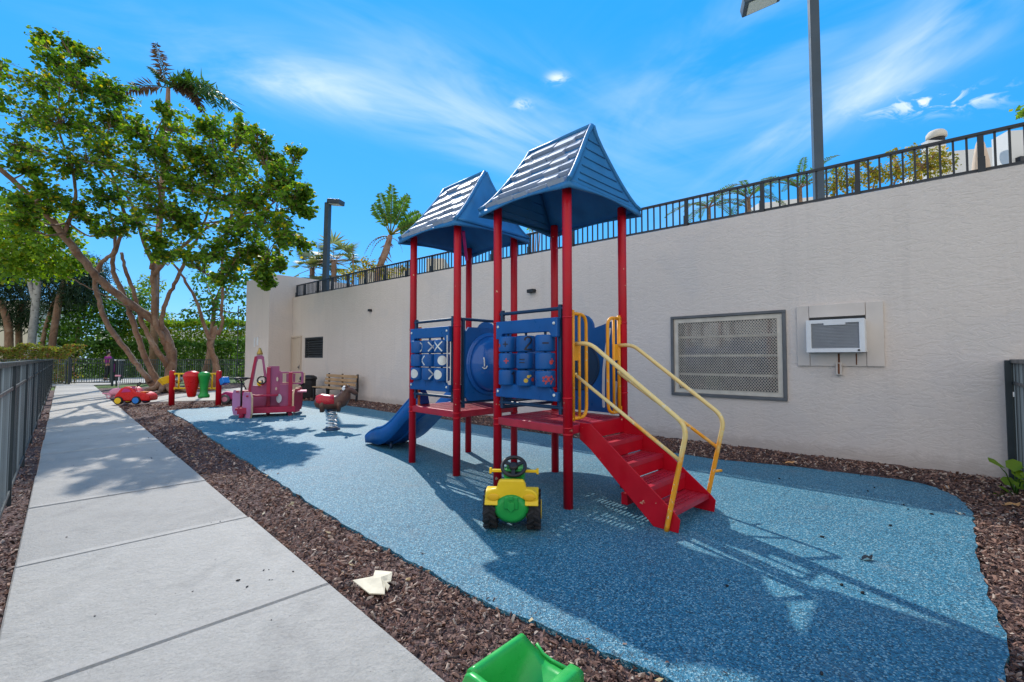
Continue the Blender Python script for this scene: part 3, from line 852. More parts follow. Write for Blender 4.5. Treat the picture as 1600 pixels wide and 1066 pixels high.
def arc_disc(m, c, r, x, y, th0, s0, z0, rad, mi):
    vs = [c + (x*cos(th0+s0/r) + y*sin(th0+s0/r))*(r+.002) + Z*z0]; n = 20
    for ring in (.5, 1):
        for i in range(n):
            s = s0 + rad*ring*cos(2*pi*i/n); z = z0 + rad*ring*sin(2*pi*i/n)
            vs.append(c + (x*cos(th0+s/r) + y*sin(th0+s/r))*(r+.002) + Z*z)
    fs = [(0, 1+i, 1+(i+1) % n) for i in range(n)] + [(1+i, 1+n+i, 1+n+(i+1) % n, 1+(i+1) % n) for i in range(n)]
    m.add(vs, fs, mi)
TWO = [(-.035,.03),(-.03,.05),(-.008,.062),(.02,.055),(.03,.035),(.02,.012),(-.01,-.02),(-.035,-.055),(.035,-.055)]
def panel(o, glyphs, name, mk):
    frame_panel(o, .04, SD-.04)
    # outward is -W; glyph columns count from the far (left in view) post to the near post
    hd = None
    for zc in (1.60, .985):
        H = MB()
        hh = .125 if zc > 1 else .13
        s_ = 1 if zc > 1 else -1
        poly = [(.055, zc-hh/2*.9), (SD-.055, zc-hh/2*.9), (SD-.055, zc+hh/2), (.055, zc+hh/2)]
        # tabs reach down/up at the two ends
        tab = -.05*s_
        if s_ > 0: poly = [(.055, zc-hh/2+tab), (.12, zc-hh/2+tab), (.15, zc-hh/2), (SD-.15, zc-hh/2), (SD-.12, zc-hh/2+tab), (SD-.055, zc-hh/2+tab), (SD-.055, zc+hh/2), (.055, zc+hh/2)]
        else: poly = [(.055, zc-hh/2), (SD-.055, zc-hh/2), (SD-.055, zc+hh/2+tab*-1), (SD-.12, zc+hh/2-tab), (SD-.15, zc+hh/2), (.15, zc+hh/2), (.12, zc+hh/2-tab), (.055, zc+hh/2-tab)]
        H.prism(poly, o - W*.052, U, Z, -W, .05)
        if hd is None: hd = H.build(name, M['blue'], PS, True, bevel=.008, recalc=True)
        else: childof(H.build('lower_board', M['blue'], bevel=.008, recalc=True), hd)
    for a in (.09, SD-.09):
        for z in (1.61, .975):
            bo = MB(); bo.lathe([(.014,0), (.014,.006), (.008,.010)], TP(o, a, -.077, z), 12, (U, Z, -W)); childof(bo.build('bolt', M['white_mark']), hd)
    xs = [SD-.21, SD/2, .21]
    for k in range(3):
        ax = MB(); ax.tube([TP(o, xs[k], -.055, .99), TP(o, xs[k], -.055, 1.62)], .012, 8); childof(ax.build('axle', M['steel_blue']), hd)
    rows = [1.435, 1.275, 1.115]; r = .092; h = .15
    for ri in range(3):
        for ci in range(3):
            c = TP(o, xs[ci], -.055, rows[ri]); m = MB()
            m.lathe([(.02,-h/2), (r-.012,-h/2), (r-.002,-h/2+.006), (r,-h/2+.014), (r,h/2-.014), (r-.002,h/2-.006), (r-.012,h/2), (.02,h/2)], c, 26, None, 0)
            for kind, deg, mi in glyphs[ri][ci]:
                # deg: angle round the cylinder from the outward direction; + towards the near post (right in view)
                x, y = -W, -U; th = radians(deg)
                if kind == '+': arc_patch(m, c, r, x, y, th, [(-.024,0),(.024,0)], .011, mi); arc_patch(m, c, r, x, y, th, [(0,-.026),(0,.026)], .011, mi)
                elif kind == '-': arc_patch(m, c, r, x, y, th, [(-.028,0),(.028,0)], .013, mi)
                elif kind == '=':
                    for z in (-.014, .014): arc_patch(m, c, r, x, y, th, [(-.028,z),(.028,z)], .010, mi)
                elif kind == '2': arc_patch(m, c, r, x, y, th, TWO, .016, mi)
                elif kind == '1': arc_patch(m, c, r, x, y, th, [(-.02,.03),(.005,.055),(.005,-.055)], .015, mi)
                elif kind == 'x':
                    arc_patch(m, c, r, x, y, th, [(-.052,-.055),(.052,.055)], .015, mi); arc_patch(m, c, r, x, y, th, [(-.052,.055),(.052,-.055)], .015, mi)
                elif kind == 'o': arc_disc(m, c, r, x, y, th, 0, 0, .054, mi)
                elif kind == 'dot':
                    arc_disc(m, c, r, x, y, th, 0, -.012, .018, mi)
                elif kind == 'duck':
                    arc_disc(m, c, r, x, y, th, -.012, -.02, .020, mi); arc_disc(m, c, r, x, y, th, .012, .016, .015, mi); arc_disc(m, c, r, x, y, th, .032, .024, .008, mi)
                elif kind == 'flower':
                    for q in range(5): arc_disc(m, c, r, x, y, th, .022*cos(q*1.257), .022*sin(q*1.257), .011, mi)
                    arc_disc(m, c, r, x, y, th, .0, -.038, .008, mi)
            childof(m.build('turning_cylinder', [M['blue'], M['white_mark'], M['navy_mark'], M['red_mark'], M['yel_mark']]), hd)
N_ = 2; RD = 3; Y_ = 4
panel(T1, [[[('+',28,N_),('dot',-20,RD),('dot',-22,RD)], [('2',58,N_)], [('-',42,N_)]],
           [[('+',34,RD),('2',-48,N_)], [('=',18,N_)], [('dot',75,RD),('+',80,RD)]],
           [[('1',80,N_)], [('duck',50,Y_),('dot',85,RD)], [('flower',42,RD),('flower',72,RD)]]], 'number_panel', 2)
panel(T2, [[[('x',100,1)], [('o',-48,1),('x',74,1)], [('x',22,1)]],
           [[('o',-52,1)], [('x',-18,1)], [('o',56,1)]],
           [[('o',20,1)], [('x',80,1)], [('o',20,1)]]], 'noughts_and_crosses_panel', 1)
m = MB(); m.bar(TP(T2, .075, -.08, 1.03), TP(T2, .075, -.08, 1.56), .014, .008, U); m.build('white_strip', M['white_mark'], PS, True)

# ---- bubble panel on the right-hand face (a = 0) of the far tower
m = MB(); a = 0
for z in (.80, 1.745): m.tube([TP(T2,a,.05,z), TP(T2,a,SD-.05,z)], .017, 10)
for b in (.085, SD-.085): m.bar(TP(T2,a,b,.74), TP(T2,a,b,1.76), .034, .034, U)
m.build('panel_frame', M['steel_blue'], PS, True, bevel=.003)
bp = MB(); r0 = .335; zc = 1.235; cb = SD/2; n = 48
outer = []; inner = []
for k in range(n):
    an = 2*pi*(k+.5)/n; c_, s_ = cos(an), sin(an); q = 1/max(abs(c_), abs(s_))
    outer.append((cb + c_*q*.36, zc + s_*q*.42)); inner.append((cb + c_*r0, zc + s_*r0))
bp.ring(outer, inner, T2 - U*.03, W, Z, -U, .03)
bpo = bp.build('bubble_panel', M['blue'], PS, True, recalc=True)
bd = MB(); prof = [(r0+.03, .0), (r0+.03, .018), (r0+.004, .022), (r0-.012, .03)] + [(r0*.965*cos(t_*pi/24), .03 + .20*sin(t_*pi/24)) for t_ in range(0, 12)] + [(.004, .232)]
bd.lathe(prof, TP(T2, -.046, cb, zc), 48, (W, Z, -U))
gm = paint('glossy_blue_bubble', (.012,.095,.36), .12, .06, 3)
childof(bd.build('bubble', gm), bpo)
mk_ = MB(); cc = TP(T2, -.046, cb, zc)
def bub(b, z):     # point on the bubble surface
    q = min(.98, hypot(b, z)/(r0*.965)); return cc + W*b + Z*z - U*(.033 + .20*sqrt(1-q*q))
for pts in ([(-.235,.075),(-.232,-.03)], [(-.25,-.035),(-.235,-.05),(-.215,-.045),(-.205,-.02)]):
    f_ = [bub(*p) for p in smooth_line(pts, 4)]; mk_.tube(f_, .007, 6)
childof(mk_.build('arrow_mark', M['white_mark']), bpo)

# ---- arch-topped panels on the far faces (b = SD), joined behind by an elbow of tunnel
def arch_panel(o, slots):
    poly = [(.05, .735), (SD-.05, .735), (SD-.05, 1.66)]
    poly = [(.05,.735), (SD-.05,.735), (SD-.05,1.68)] + [(SD*.60 + .19*cos(an), 1.62 + .17*sin(an)) for an in [pi*k/10 for k in range(0, 11)]] + [(.05, 1.70)]
    m = MB(); m.prism(poly, TP(o,0,SD,0), U, Z, W, .035)
    p = m.build('arch_panel', M['blue'], PS, True, recalc=True)
    if slots:
        for pts in ([(.14,1.60),(.175,1.45),(.215,1.2),(.225,.95),(.222,.80)], [(.07,1.05),(.085,.9),(.08,.80)]):
            w = MB(); f_ = [TP(o, q[0], SD-.020, q[1]) for q in smooth_line(pts, 6)]
            for i in range(len(f_)-1): w.bar(f_[i], f_[i+1], .004, .032, U)
            for e in (f_[0], f_[-1]): w.lathe([(.016,0), (.016,.004)], e - W*-.002, 12, (U, Z, -W))
            childof(w.build('slot_mark', M['white_mark']), p)
    d = MB(); d.lathe([(.27,0), (.27,.006), (.25,.006), (.25,.004)], TP(o, SD*.6, SD-.0185, 1.22), 36, (U, Z, -W)); childof(d.build('dark_mouth_disc', M['steel_blue']), p)  # dark disc paints in the shaded opening; no hole is cut
    return p
arch_panel(T1, True); arch_panel(T2, False)
c1 = TP(T1, SD*.6, SD+.03, 1.24); c2 = TP(T2, SD*.4, SD+.03, 1.24)
arc = [c1] + [c1 + W*(.42*sin(t_)) + (c2-c1)*.0 + U*(.42*(1-cos(t_))) for t_ in [pi/2*k/6 for k in range(1, 7)]]
arc2 = [c2 + W*(.42*sin(t_)) - U*(.42*(1-cos(t_))) for t_ in [pi/2*k/6 for k in range(6, 0, -1)]] + [c2]
m = MB(); m.tube(arc + arc2, .29, 28); m.build('crawl_tunnel', M['blue'], PS, True)
# blue rails low on the passage side of the near tower
m = MB()
for z in (.86, .80): m.tube([TP(T1,SD,.05,z), TP(T1,SD,SD-.05,z)], .017, 8)
m.build('passage_rail', M['steel_blue'], PS, True)

# ---- slide out of the far-left face (a = SD) of the far tower
SL = MB(); wS = .27; prof = smooth_line([(SD+.02, .70), (SD+.16, .665), (SD+.42, .50), (SD+.80, .235), (SD+1.10, .105), (SD+1.38, .085), (SD+1.55, .07)], 6)
bc = SD/2; vs = []; ns = len(prof)
hs = []
for i, (a, z) in enumerate(prof):
    q = i/(ns-1); side = .20 if q < .72 else .20*(1-(q-.72)/.28*.75)
    row = [(-wS-.03, side*.86), (-wS-.03, side), (-wS, side+.01), (-wS+.03, side), (-wS+.045, .05), (-wS+.09, .008), (0, 0), (wS-.09, .008), (wS-.045, .05), (wS-.03, side), (wS, side+.01), (wS+.03, side), (wS+.03, side*.86)]
    for b, dz in row: vs.append(TP(T2, a, bc+b, z+dz))
nr = 13
SL.add(vs, [(i*nr+k, i*nr+k+1, (i+1)*nr+k+1, (i+1)*nr+k) for i in range(ns-1) for k in range(nr-1)], 0, True)
# deep outer flanks and the ribbed underside
for sgn in (-1, 1):
    vs = []
    for i, (a, z) in enumerate(prof):
        q = i/(ns-1); side = .20 if q < .72 else .20*(1-(q-.72)/.28*.75)
        vs += [TP(T2, a, bc+sgn*(wS+.03), z+side), TP(T2, a, bc+sgn*(wS+.02), z-.045)]
    SL.add(vs, [(2*i, 2*i+2, 2*i+3, 2*i+1) for i in range(ns-1)], 0, True)
vs = []
for i, (a, z) in enumerate(prof):
    for b in (-wS-.02, -.1, -.09, .09, .1, wS+.02): vs.append(TP(T2, a, bc+b, z-.045 - (.025 if abs(b) < .095 else 0)))
SL.add(vs, [(i*6+k, (i+1)*6+k, (i+1)*6+k+1, i*6+k+1) for i in range(ns-1) for k in range(5)], 0, False)
so_ = SL.build('slide', M['blue'], PS, True, recalc=False)
sm_ = so_.modifiers.new('shell', 'SOLIDIFY'); sm_.thickness = .008; sm_.offset = 0
for a in (SD+.95, SD+1.28):
    for b in (-.2, .2):
        lg = MB(); lg.tube([TP(T2, a, bc+b, .10), TP(T2, a, bc+b, -.03)], .02, 8); childof(lg.build('slide_leg', M['steel_blue']), so_)
for b in (.10, SD-.10):
    m = MB(); m.bar(TP(T2, SD, b, DK), TP(T2, SD, b, 1.70), .035, .03, U); m.build('slide_upright', M['orange_toy'], PS, True, bevel=.003)
for sg in (0, 1):
    q = lambda x: x if not sg else SD - x
    m = MB(); m.prism([(q(.10),DK+.01), (q(.24),DK+.01), (q(.21),.84), (q(.16),.93), (q(.10),.95)], TP(T2,SD-.01,0,0), W, Z, U, .025); m.build('slide_hood', M['blue'], PS, True, recalc=True)

# ---- stairs off the near tower (face a = 0, leading out along -U)
O = -U; b0, b1 = .135, .80; run = .205; rise = DK/5
ST = MB()
for b in (b0, b1):
    poly = [(.03, DK-.02), (.03, DK-.155), (.78, -.01), (.94, -.01), (.965, .05), (.95, .155), (.12, DK+.03)]
    poly = [(.03,DK+.015), (.03,DK-.13), (.14,DK-.20), (.73,.0), (.93,.0), (.945,.10), (.90,.145), (.14,DK+.02)]
    ST.prism(poly, TP(T1,0,b,0), O, Z, W, .010)
st = ST.build('stairs', M['red'], PS, True, recalc=True, bevel=.003)
for k in range(4):
    z = DK - rise*(k+1); x0 = .06 + run*k; x1 = x0 + run + .012; g = MB()
    # nosing, back bar and perforated tread
    bw = b1-b0-.014; bm_ = (b0+b1)/2
    g.box(TP(T1,0,bm_,z-.018)+O*(x1-.008), (bw, .016, .036), (W, O, Z)); g.box(TP(T1,0,bm_,z-.006)+O*(x0+.02), (bw, .05, .008), (W, O, Z))
    g.box(TP(T1,0,bm_,z-.006)+O*(x1-.035), (bw, .036, .008), (W, O, Z))
    n = 17
    for i in range(n):
        b = b0+.012 + (b1-b0-.024)*(i+.5)/n; g.box(TP(T1,0,b,z-.006)+O*((x0+x1)/2), (.015, x1-x0-.06, .0075), (W, O, Z))
    for xx in (x0+.085, x0+.13): g.box(TP(T1,0,bm_,z-.006)+O*xx, (bw, .012, .007), (W, O, Z))
    tr = g.build('tread', M['deck_red']); childof(tr, st)
    ri = MB(); ri.box(TP(T1,0,bm_,z+rise/2+.004)+O*(x0+.004), (bw, .006, rise-.012), (W, O, Z)); childof(ri.build('riser', M['red']), st)
fl = MB(); fl.box(TP(T1,0,b1+.03,.44)+O*.42, (.06,.05,.03), (W,O,Z)); fl.box(TP(T1,0,b1+.03,.30)+O*.62, (.06,.05,.03), (W,O,Z)); childof(fl.build('rail_lug', M['red']), st)
ft = MB(); ft.box(TP(T1,0,bm_,.09)+O*.36, (.30,.06,.10), (W,O,Z)); childof(ft.build('stair_foot', M['red'], bevel=.004), st)

# ---- yellow guards and handrails at the stair entry
def guard(b_post, sgn):
    m = MB(); b = lambda k: b_post + sgn*k
    z0, z1 = .765, 1.70; r = .016; w = .275
    loop = fillet([TP(T1,-.0,b(.05),z0), TP(T1,-.0,b(w),z0), TP(T1,-.0,b(w),z1), TP(T1,-.0,b(.05),z1)], .12, 7)
    m.tube(loop, r, 10)
    m.tube([TP(T1,0,b(.075),z0-.02), TP(T1,0,b(.075),z1+.03)], .018, 10); m.tube([TP(T1,0,b(.17),z0), TP(T1,0,b(.17),z1)], .014, 10)
    m.box(TP(T1,0,b(.125),1.36), (.12,.012,.16), (W,U,Z))
    for z in (z0+.02, z1-.02): m.box(TP(T1,0,b(.055),z), (.06,.02,.07), (W,U,Z))
    return m.build('guard', M['guard'], PS, True)
guard(0, 1); guard(SD, -1)
def handrail(b, bs):
    m = MB()
    P = lambda x, z, bb=None: TP(T1,0,bb if bb is not None else b,z) + O*x
    top = fillet([P(-.01,1.43), P(.16,1.43), P(1.02,.80), P(.86,.075), P(.845,.0)], .10, 7)
    m.tube(top, .0185, 12)
    m.tube([P(.0,1.15), P(.955,.545)], .015, 10)
    m.tube([P(.0,1.15), P(.0,1.17)], .016, 10)
    return m.build('handrail', M['rail'], PS, True)
handrail(b0-.022, 0); handrail(b1+.022, 1)
m = MB(); m.tube([TP(T1,0,b1+.02,.33)+O*.905, TP(T1,0,b1+.12,.33)+O*.95], .012, 8); m.build('rail_stub', M['rail'], PS, True)
def wheel(m_par, name, c, r, w, ax, tyre, hub, lugs=0, world=False, hub_r=.55):
    """ax = axle direction (unit); returns tyre object with a hub child; local to m_par"""
    ax = V(ax).normalized(); x = ax.orthogonal().normalized(); y = ax.cross(x)
    m = MB(); m.lathe([(r*.5,-w/2), (r*.90,-w/2), (r,-w*.36), (r,w*.36), (r*.90,w/2), (r*.5,w/2)], c, 28, (x, y, ax))
    for k in range(lugs):
        an = 2*pi*k/lugs
        for s in (-1, 1):
            a2 = an + (pi/lugs if s > 0 else 0); d = x*cos(a2)+y*sin(a2); t = ax.cross(d)
            sk = (ax*s*.8 + t*.6).normalized()
            m.box(V(c)+d*(r+.004)+ax*(s*w*.24), (w*.55, r*.13, .022), (sk, d.cross(sk), d))
    o = m.build(name, tyre, m_par)
    h = MB(); h.lathe([(r*hub_r,-w/2-.006), (r*hub_r,-w/2-.002), (r*hub_r*.7,-w*.3), (r*hub_r*.7,w*.3), (r*hub_r,w/2+.002), (r*hub_r,w/2+.006)], c, 24, (x, y, ax)); h.lathe([(r*.14,-w/2-.004), (r*.14,w/2+.004)], c, 12, (x, y, ax))
    hb = h.build('hub', hub, o); return o

# ------------------------------------------------------------------ toy tractor (seen from behind)
TR = thing('toy_tractor', 'green and yellow toy tractor with black lugged tyres parked below the near tower', 'toy tractor', (.005, 3.56, 0), radians(-4))
X3, Y3, Z3 = V((1,0,0)), V((0,1,0)), Z
m = MB()
m.lathe([(.02,-.17), (.10,-.165), (.128,-.13), (.135,-.03), (.128,.05), (.11,.10), (.02,.105)], (0,.0,.185), 24, (X3, Z3*.86, Y3))
m.box((0,.27,.215), (.155,.46,.17)); m.box((0,.43,.28), (.15,.16,.05))
m.box((0,-.165,.235), (.11,.03,.10)); m.box((0,.03,.30), (.17,.12,.10))
m.build('body', M['green_toy'], TR, bevel=.022, seg=3)
m = MB()
m.prism([(-.026,-.02),(.0,-.045),(.026,-.02),(.026,.028),(-.026,.028)], (0,-.183,.215), X3, Z3, Y3, .01); m.box((0,-.185,.275), (.035,.02,.03))
m.build('hitch', M['green_toy'], TR, bevel=.004)
# seat with its two mudguards in one moulding
m = MB()
prof = [(-.195,.235),(-.20,.275),(-.185,.305),(-.15,.325),(-.11,.33),(-.105,.36),(-.095,.385),(-.08,.395),(.08,.395),(.095,.385),(.105,.36),(.11,.33),(.15,.325),(.185,.305),(.20,.275),(.195,.235),(.17,.222),(.12,.228),(.085,.252),(.05,.262),(-.05,.262),(-.085,.252),(-.12,.228),(-.17,.222)]
m.prism(prof, (0,-.115,0), X3, Z3, Y3, .05)
m.build('seat_back', M['yellow_toy'], TR, bevel=.014, seg=3)
m = MB()
for s in (-1,1):
    pts = []
    for k in range(9):
        an = pi*(.06 + .80*k/8); pts.append((cos(an)*.165, sin(an)*.165))
    vs = []
    for (a,z) in pts:
        vs += [(s*.10, .0+a-.01, .145+z*.98), (s*.20, .0+a-.01, .145+z*.98), (s*.20, .0+a*.92-.01, .145+z*.90), (s*.10, .0+a*.92-.01, .145+z*.90)]
    n=4; m.add(vs, [(i*n+k, i*n+(k+1)%n, (i+1)*n+(k+1)%n, (i+1)*n+k) for i in range(8) for k in range(4)] + [(0,1,2,3), (32,35,34,33)])
m.box((0,-.03,.315), (.20,.17,.03))
m.build('mudguard', M['yellow_toy'], TR, bevel=.008, recalc=True)
m = MB()
for s in (-1,1):
    m.ell((s*.135,-.143,.268), (.045,.006,.026))
m.build('lamp_recess', M['yellow_deep'], TR)
for s in (-1,1): wheel(TR, 'rear_wheel', (s*.165,-.0,.142), .132, .105, (1,0,0), M['tyre'], M['yellow_toy'], 14)
for s in (-1,1): wheel(TR, 'front_wheel', (s*.135,.40,.09), .085, .07, (1,0,0), M['tyre'], M['yellow_toy'], 12)
m = MB(); m.bar((-.19,.16,.39),(.19,.16,.39),.028,.022); m.box((-.19,.16,.39),(.02,.033,.045)); m.box((.19,.16,.39),(.02,.033,.045)); m.build('loader_lever', M['orange_toy'] if False else M['yellow_toy'], TR, bevel=.005)
m = MB(); m.box((0,.18,.375), (.17,.10,.06)); m.prism([(-.085,-.07),(.085,-.07),(.07,.07),(-.07,.07)], (0,.22,.34), X3, Z3, Y3, .18); m.build('dashboard', M['green_toy'], TR, bevel=.012)
m = MB(); m.box((0,.122,.375), (.11,.012,.035)); m.build('dash_panel', M['black_plastic'], TR)
sw = MB(); ax = (V((0,-.62,.78)).normalized()); sx = X3; sy = ax.cross(sx); c = V((0,.12,.435)); rr_ = .092
sw.tube([c + sx*cos(2*pi*k/28)*rr_ + sy*sin(2*pi*k/28)*rr_ for k in range(28)], .015, 10, closed=True)
swo = sw.build('steering_wheel', M['black_plastic'], TR)
sp = MB(); sp.lathe([(.036,-.012), (.036,.012), (.02,.02)], c, 18, (sx, sy, ax))
for an in (.52, 2.62, 4.71): d = sx*cos(an)+sy*sin(an); sp.bar(c+d*.03, c+d*.092, .028, .014, ax)
sp.tube([c, c-ax*.12], .016, 8)
sp.build('wheel_spokes', M['black_plastic'], swo)
ex = MB(); ex.tube([(.03,.42,.30),(.03,.42,.40)], .012, 8); ex.build('exhaust', M['black_plastic'], TR)

# ------------------------------------------------------------------ green toy shell at the bottom of the picture
GS = thing('toy_chair', 'bright green plastic toy chair shell lying on the bark chips', 'plastic toy', (-.134, 1.466, -.004))
L_, S_ = V((.67,.742,0)).normalized(), V((.742,-.67,0)).normalized()
m = MB(); K = 11
def sect(f_):
    fz = .10 + .155*f_**1.1
    return [(-.016,.0),(-.016,.305),(-.008,.325),(.004,.33),(.014,.325),(.020,.31),(.024,max(.27, fz+.05)),(.034,fz+.028),(.06,fz+.006),(.10,fz),(.165,fz),(.182,fz+.004),(.186,fz+.02),(.188,.288),(.194,.30),(.202,.304),(.228,.304),(.236,.30),(.241,.288),(.242,.0)]
n = len(sect(0))
for k in range(K):
    f_ = k/(K-1)
    for q, z in sect(f_):
        le = .252 + .045*min(1, max(0, (.33-z)/.07)); m.v.append(tuple(S_*q + L_*(le*f_) + Z*z))
for i in range(K-1):
    for k in range(n): m.f.append([i*n+k, i*n+(k+1) % n, (i+1)*n+(k+1) % n, (i+1)*n+k]); m.m.append(0); m.sm.append(True)
m.f.append(list(range(n))); m.m.append(0); m.sm.append(False); m.f.append([(K-1)*n+k for k in range(n)]); m.m.append(0); m.sm.append(False)
m.build('shell', M['green_light'], GS, recalc=True)
m = MB(); m.prism([(-.012,.0),(-.018,.29),(-.004,.318),(.016,.329),(.05,.328),(.13,.32),(.20,.306),(.240,.30),(.241,0)], L_*-.006, S_, Z, L_, .026); m.build('end_wall', M['green_light'], GS, bevel=.008, recalc=True)
m = MB(); le = .297; m.tube([S_*.03 + L_*le + Z*.285, S_*.06 + L_*le + Z*.262, S_*.10 + L_*le + Z*.255, S_*.185 + L_*le + Z*.258], .006, 8); m.build('rim', M['green_light'], GS)

# ------------------------------------------------------------------ torn pale husk on the bark
HU = MB(); pts = [(551,911),(583,907),(586,893),(596,896),(613,900),(611,910),(604,914),(609,922),(605,925),(602,917),(601,935),(577,929)]
g = [gnd(*p) for p in pts]; c = sum(g, V((0,0,0)))/len(g)
top = [p + Z*(.016 + .010*sin(i*2.1)) for i, p in enumerate(g)]
HU.add([c + Z*.03] + top + [p - Z*.006 for p in top] + [c + Z*.04], [(0, 1+i, 1+(i+1) % 12) for i in range(12)] + [(25, 13+(i+1) % 12, 13+i) for i in range(12)] + [(1+i, 13+i, 13+(i+1) % 12, 1+(i+1) % 12) for i in range(12)])
tag(HU.build('torn_husk', M['paper'], recalc=True), 'torn pale cream scrap of husk lying on the bark chips beside the path', 'litter')
def leaf_litter(px, py, L, rot, mat, z=.004, label=None):
    p = gnd(px, py); m = MB(); d = V((cos(rot), sin(rot), 0)); s = V((-sin(rot), cos(rot), 0)); pr = [(-.5,0,.0),(-.25,.22,.012),(.1,.26,.02),(.35,.14,.012),(.5,0,.03),(.35,-.14,.016),(.1,-.26,.006),(-.25,-.22,.02)]
    m.add([p + Z*(z+.012)] + [p + d*(a*L) + s*(b*L) + Z*(z+c_) for a, b, c_ in pr], [(0,1+i,1+(i+1) % 8) for i in range(8)])
    m.tube([p - d*L*.5 + Z*z, p - d*L*.75 + Z*(z+.015)], .002, 5)
    tag(m.build('fallen_leaf', mat), label, 'leaf', 'fallen leaves on the ground')
leaf_litter(1355, 875, .085, .2, M['black_plastic'], label='dark curled leaf lying on the sunny blue rubber right of the stairs')
leaf_litter(1234, 728, .13, .1, M['dry_leaf'], .03, label='orange brown leaf on the dark bark below the grille window')
leaf_litter(1582, 790, .14, .0, M['dry_leaf'], .0, label='orange brown leaf on bark below the green sprout at the right edge')
leaf_litter(1479, 764, .09, .5, M['dry_leaf'], .0, label='tan leaf at the far right corner of the blue rubber')
leaf_litter(1497, 803, .05, 1.5, M['paper'], .0, label='tiny whitish leaf on bark at the right corner of the rubber')
for i, (px, py) in enumerate(((448,843),(527,903),(610,962),(575,872),(700,985),(790,986),(720,1004))):
    pass
rl = MB(); rr = random.Random(4)
for k in range(130):
    a = -1 + 13*rr.random()**1.8; c = rr.uniform(1.2, 2.0); p = PA(a, c)
    if in_poly(p.x, p.y, RUB): continue
    L = rr.uniform(.02, .05); an = rr.uniform(0, 6.28); d = V((cos(an), sin(an), rr.gauss(0,.3))); s = V((-sin(an), cos(an), rr.gauss(0,.3)))
    rl.add([p - d*L*.5 + Z*.01, p + s*L*.3 + Z*.012, p + d*L*.5 + Z*.014, p - s*L*.25 + Z*.006], [(0,1,2,3)])
tag(rl.build('leaf_scraps', island_mat('leaf_scrap', [(0,(.30,.16,.05)), (.5,(.50,.36,.16)), (1,(.62,.55,.40))], .7)), 'small yellow and tan leaf scraps scattered over the bark strip', None, None, 'stuff')
rl = MB()
for k in range(60):
    i = rr.randrange(len(RUB)); x, y = RUB[i]
    if y > 5 or x < 1.2: continue
    x += rr.gauss(-.45, .35); y += rr.gauss(0, .4)
    if not in_poly(x, y, RUB): continue
    r = rr.uniform(.004, .010); an = rr.uniform(0,3)
    rl.ell((x, y, .006), (r*1.7, r, .007), (V((cos(an), sin(an), 0)), V((-sin(an), cos(an), 0)), Z), 7, 4)
tag(rl.build('dark_scraps', M['tyre']), 'dark crumbs scattered over the near right part of the rubber', None, None, 'stuff')

# ------------------------------------------------------------------ spring rider
HO = thing('spring_rider', 'small red and brown horse spring rider on a coiled spring', 'spring rider', (-3.29, 8.35, 0), radians(18))
m = MB(); turns = 5; pts = []
for k in range(turns*16+1):
    an = 2*pi*k/16; pts.append((.085*cos(an), .085*sin(an), .02 + .32*k/(turns*16)))
m.tube(pts, .016, 8); m.build('spring', M['chrome'], HO)
m = MB(); m.lathe([(.15,0), (.15,.015), (.11,.03), (.11,.045)], (0,0,0), 20); m.lathe([(.07,.33), (.09,.345), (.09,.37), (.05,.38)], (0,0,0), 16); m.build('base_plate', M['steel_blue'], HO)
def loft(st, n=16):
    """st = [(centre, half-width, half-height, (axis along))] rings -> surface"""
    m = MB(); vs = []
    for i, (c, w_, h_) in enumerate(st):
        c = V(c); a = V(st[max(i-1,0)][0]); b = V(st[min(i+1,len(st)-1)][0]); t = (b-a).normalized()
        s = V((0,1,0)); u = t.cross(s).normalized()
        for k in range(n):
            an = 2*pi*k/n; vs.append(c + s*(cos(an)*w_) + u*(sin(an)*h_))
    N_ = len(st)
    m.add(vs, [(i*n+k, i*n+(k+1) % n, (i+1)*n+(k+1) % n, (i+1)*n+k) for i in range(N_-1) for k in range(n)] + [tuple(range(n)), tuple((N_-1)*n+k for k in range(n))], 0, True)
    return m
b_ = loft([((-.30,0,.50),.02,.03), ((-.27,0,.50),.09,.09), ((-.18,0,.50),.135,.135), ((-.05,0,.485),.13,.125), ((.08,0,.49),.125,.13), ((.17,0,.53),.10,.13), ((.225,0,.61),.075,.105), ((.25,0,.685),.062,.085), ((.29,0,.725),.058,.066), ((.345,0,.70),.048,.052), ((.40,0,.655),.04,.042), ((.43,0,.63),.034,.034), ((.44,0,.62),.01,.012)])
for s in (-1,1):
    b_.ell((.25,s*.035,.78), (.018,.014,.04), None, 8, 6); b_.lathe([(.035,0),(.05,.10),(.055,.18)], (-.16,s*.09,.33), 10); b_.lathe([(.03,0),(.045,.10),(.05,.18)], (.12,s*.085,.33), 10)
b_.build('body', M['horse'], HO, recalc=True)
m = loft([((-.285,0,.53),.02,.02), ((-.26,0,.535),.10,.09), ((-.18,0,.535),.147,.125), ((-.05,0,.52),.142,.115), ((.04,0,.525),.136,.112), ((.06,0,.53),.05,.06)]); m.build('saddle', M['horse_red'], HO, recalc=True)
m = MB(); m.tube([(.20,-.17,.73),(.20,.17,.73)], .014, 8); ho = m.build('handlebar', M['chrome'], HO)
m = MB()
for s in (-1,1): m.tube([(.20,s*.09,.745),(.20,s*.20,.755)], .028, 10)
m.build('grip', M['white_metal'], ho)
m = MB(); m.tube([(.05,-.2,.37),(.05,.2,.37)], .014, 8); m.box((.05,-.17,.375),(.08,.08,.015)); m.box((.05,.17,.375),(.08,.08,.015)); m.build('foot_rest', M['black_plastic'], HO)
m = loft([((.20,0,.66),.014,.03), ((.23,0,.735),.018,.035), ((.27,0,.785),.016,.03), ((.31,0,.775),.012,.02)], 8); m.build('mane', M['black_plastic'], HO, recalc=True)

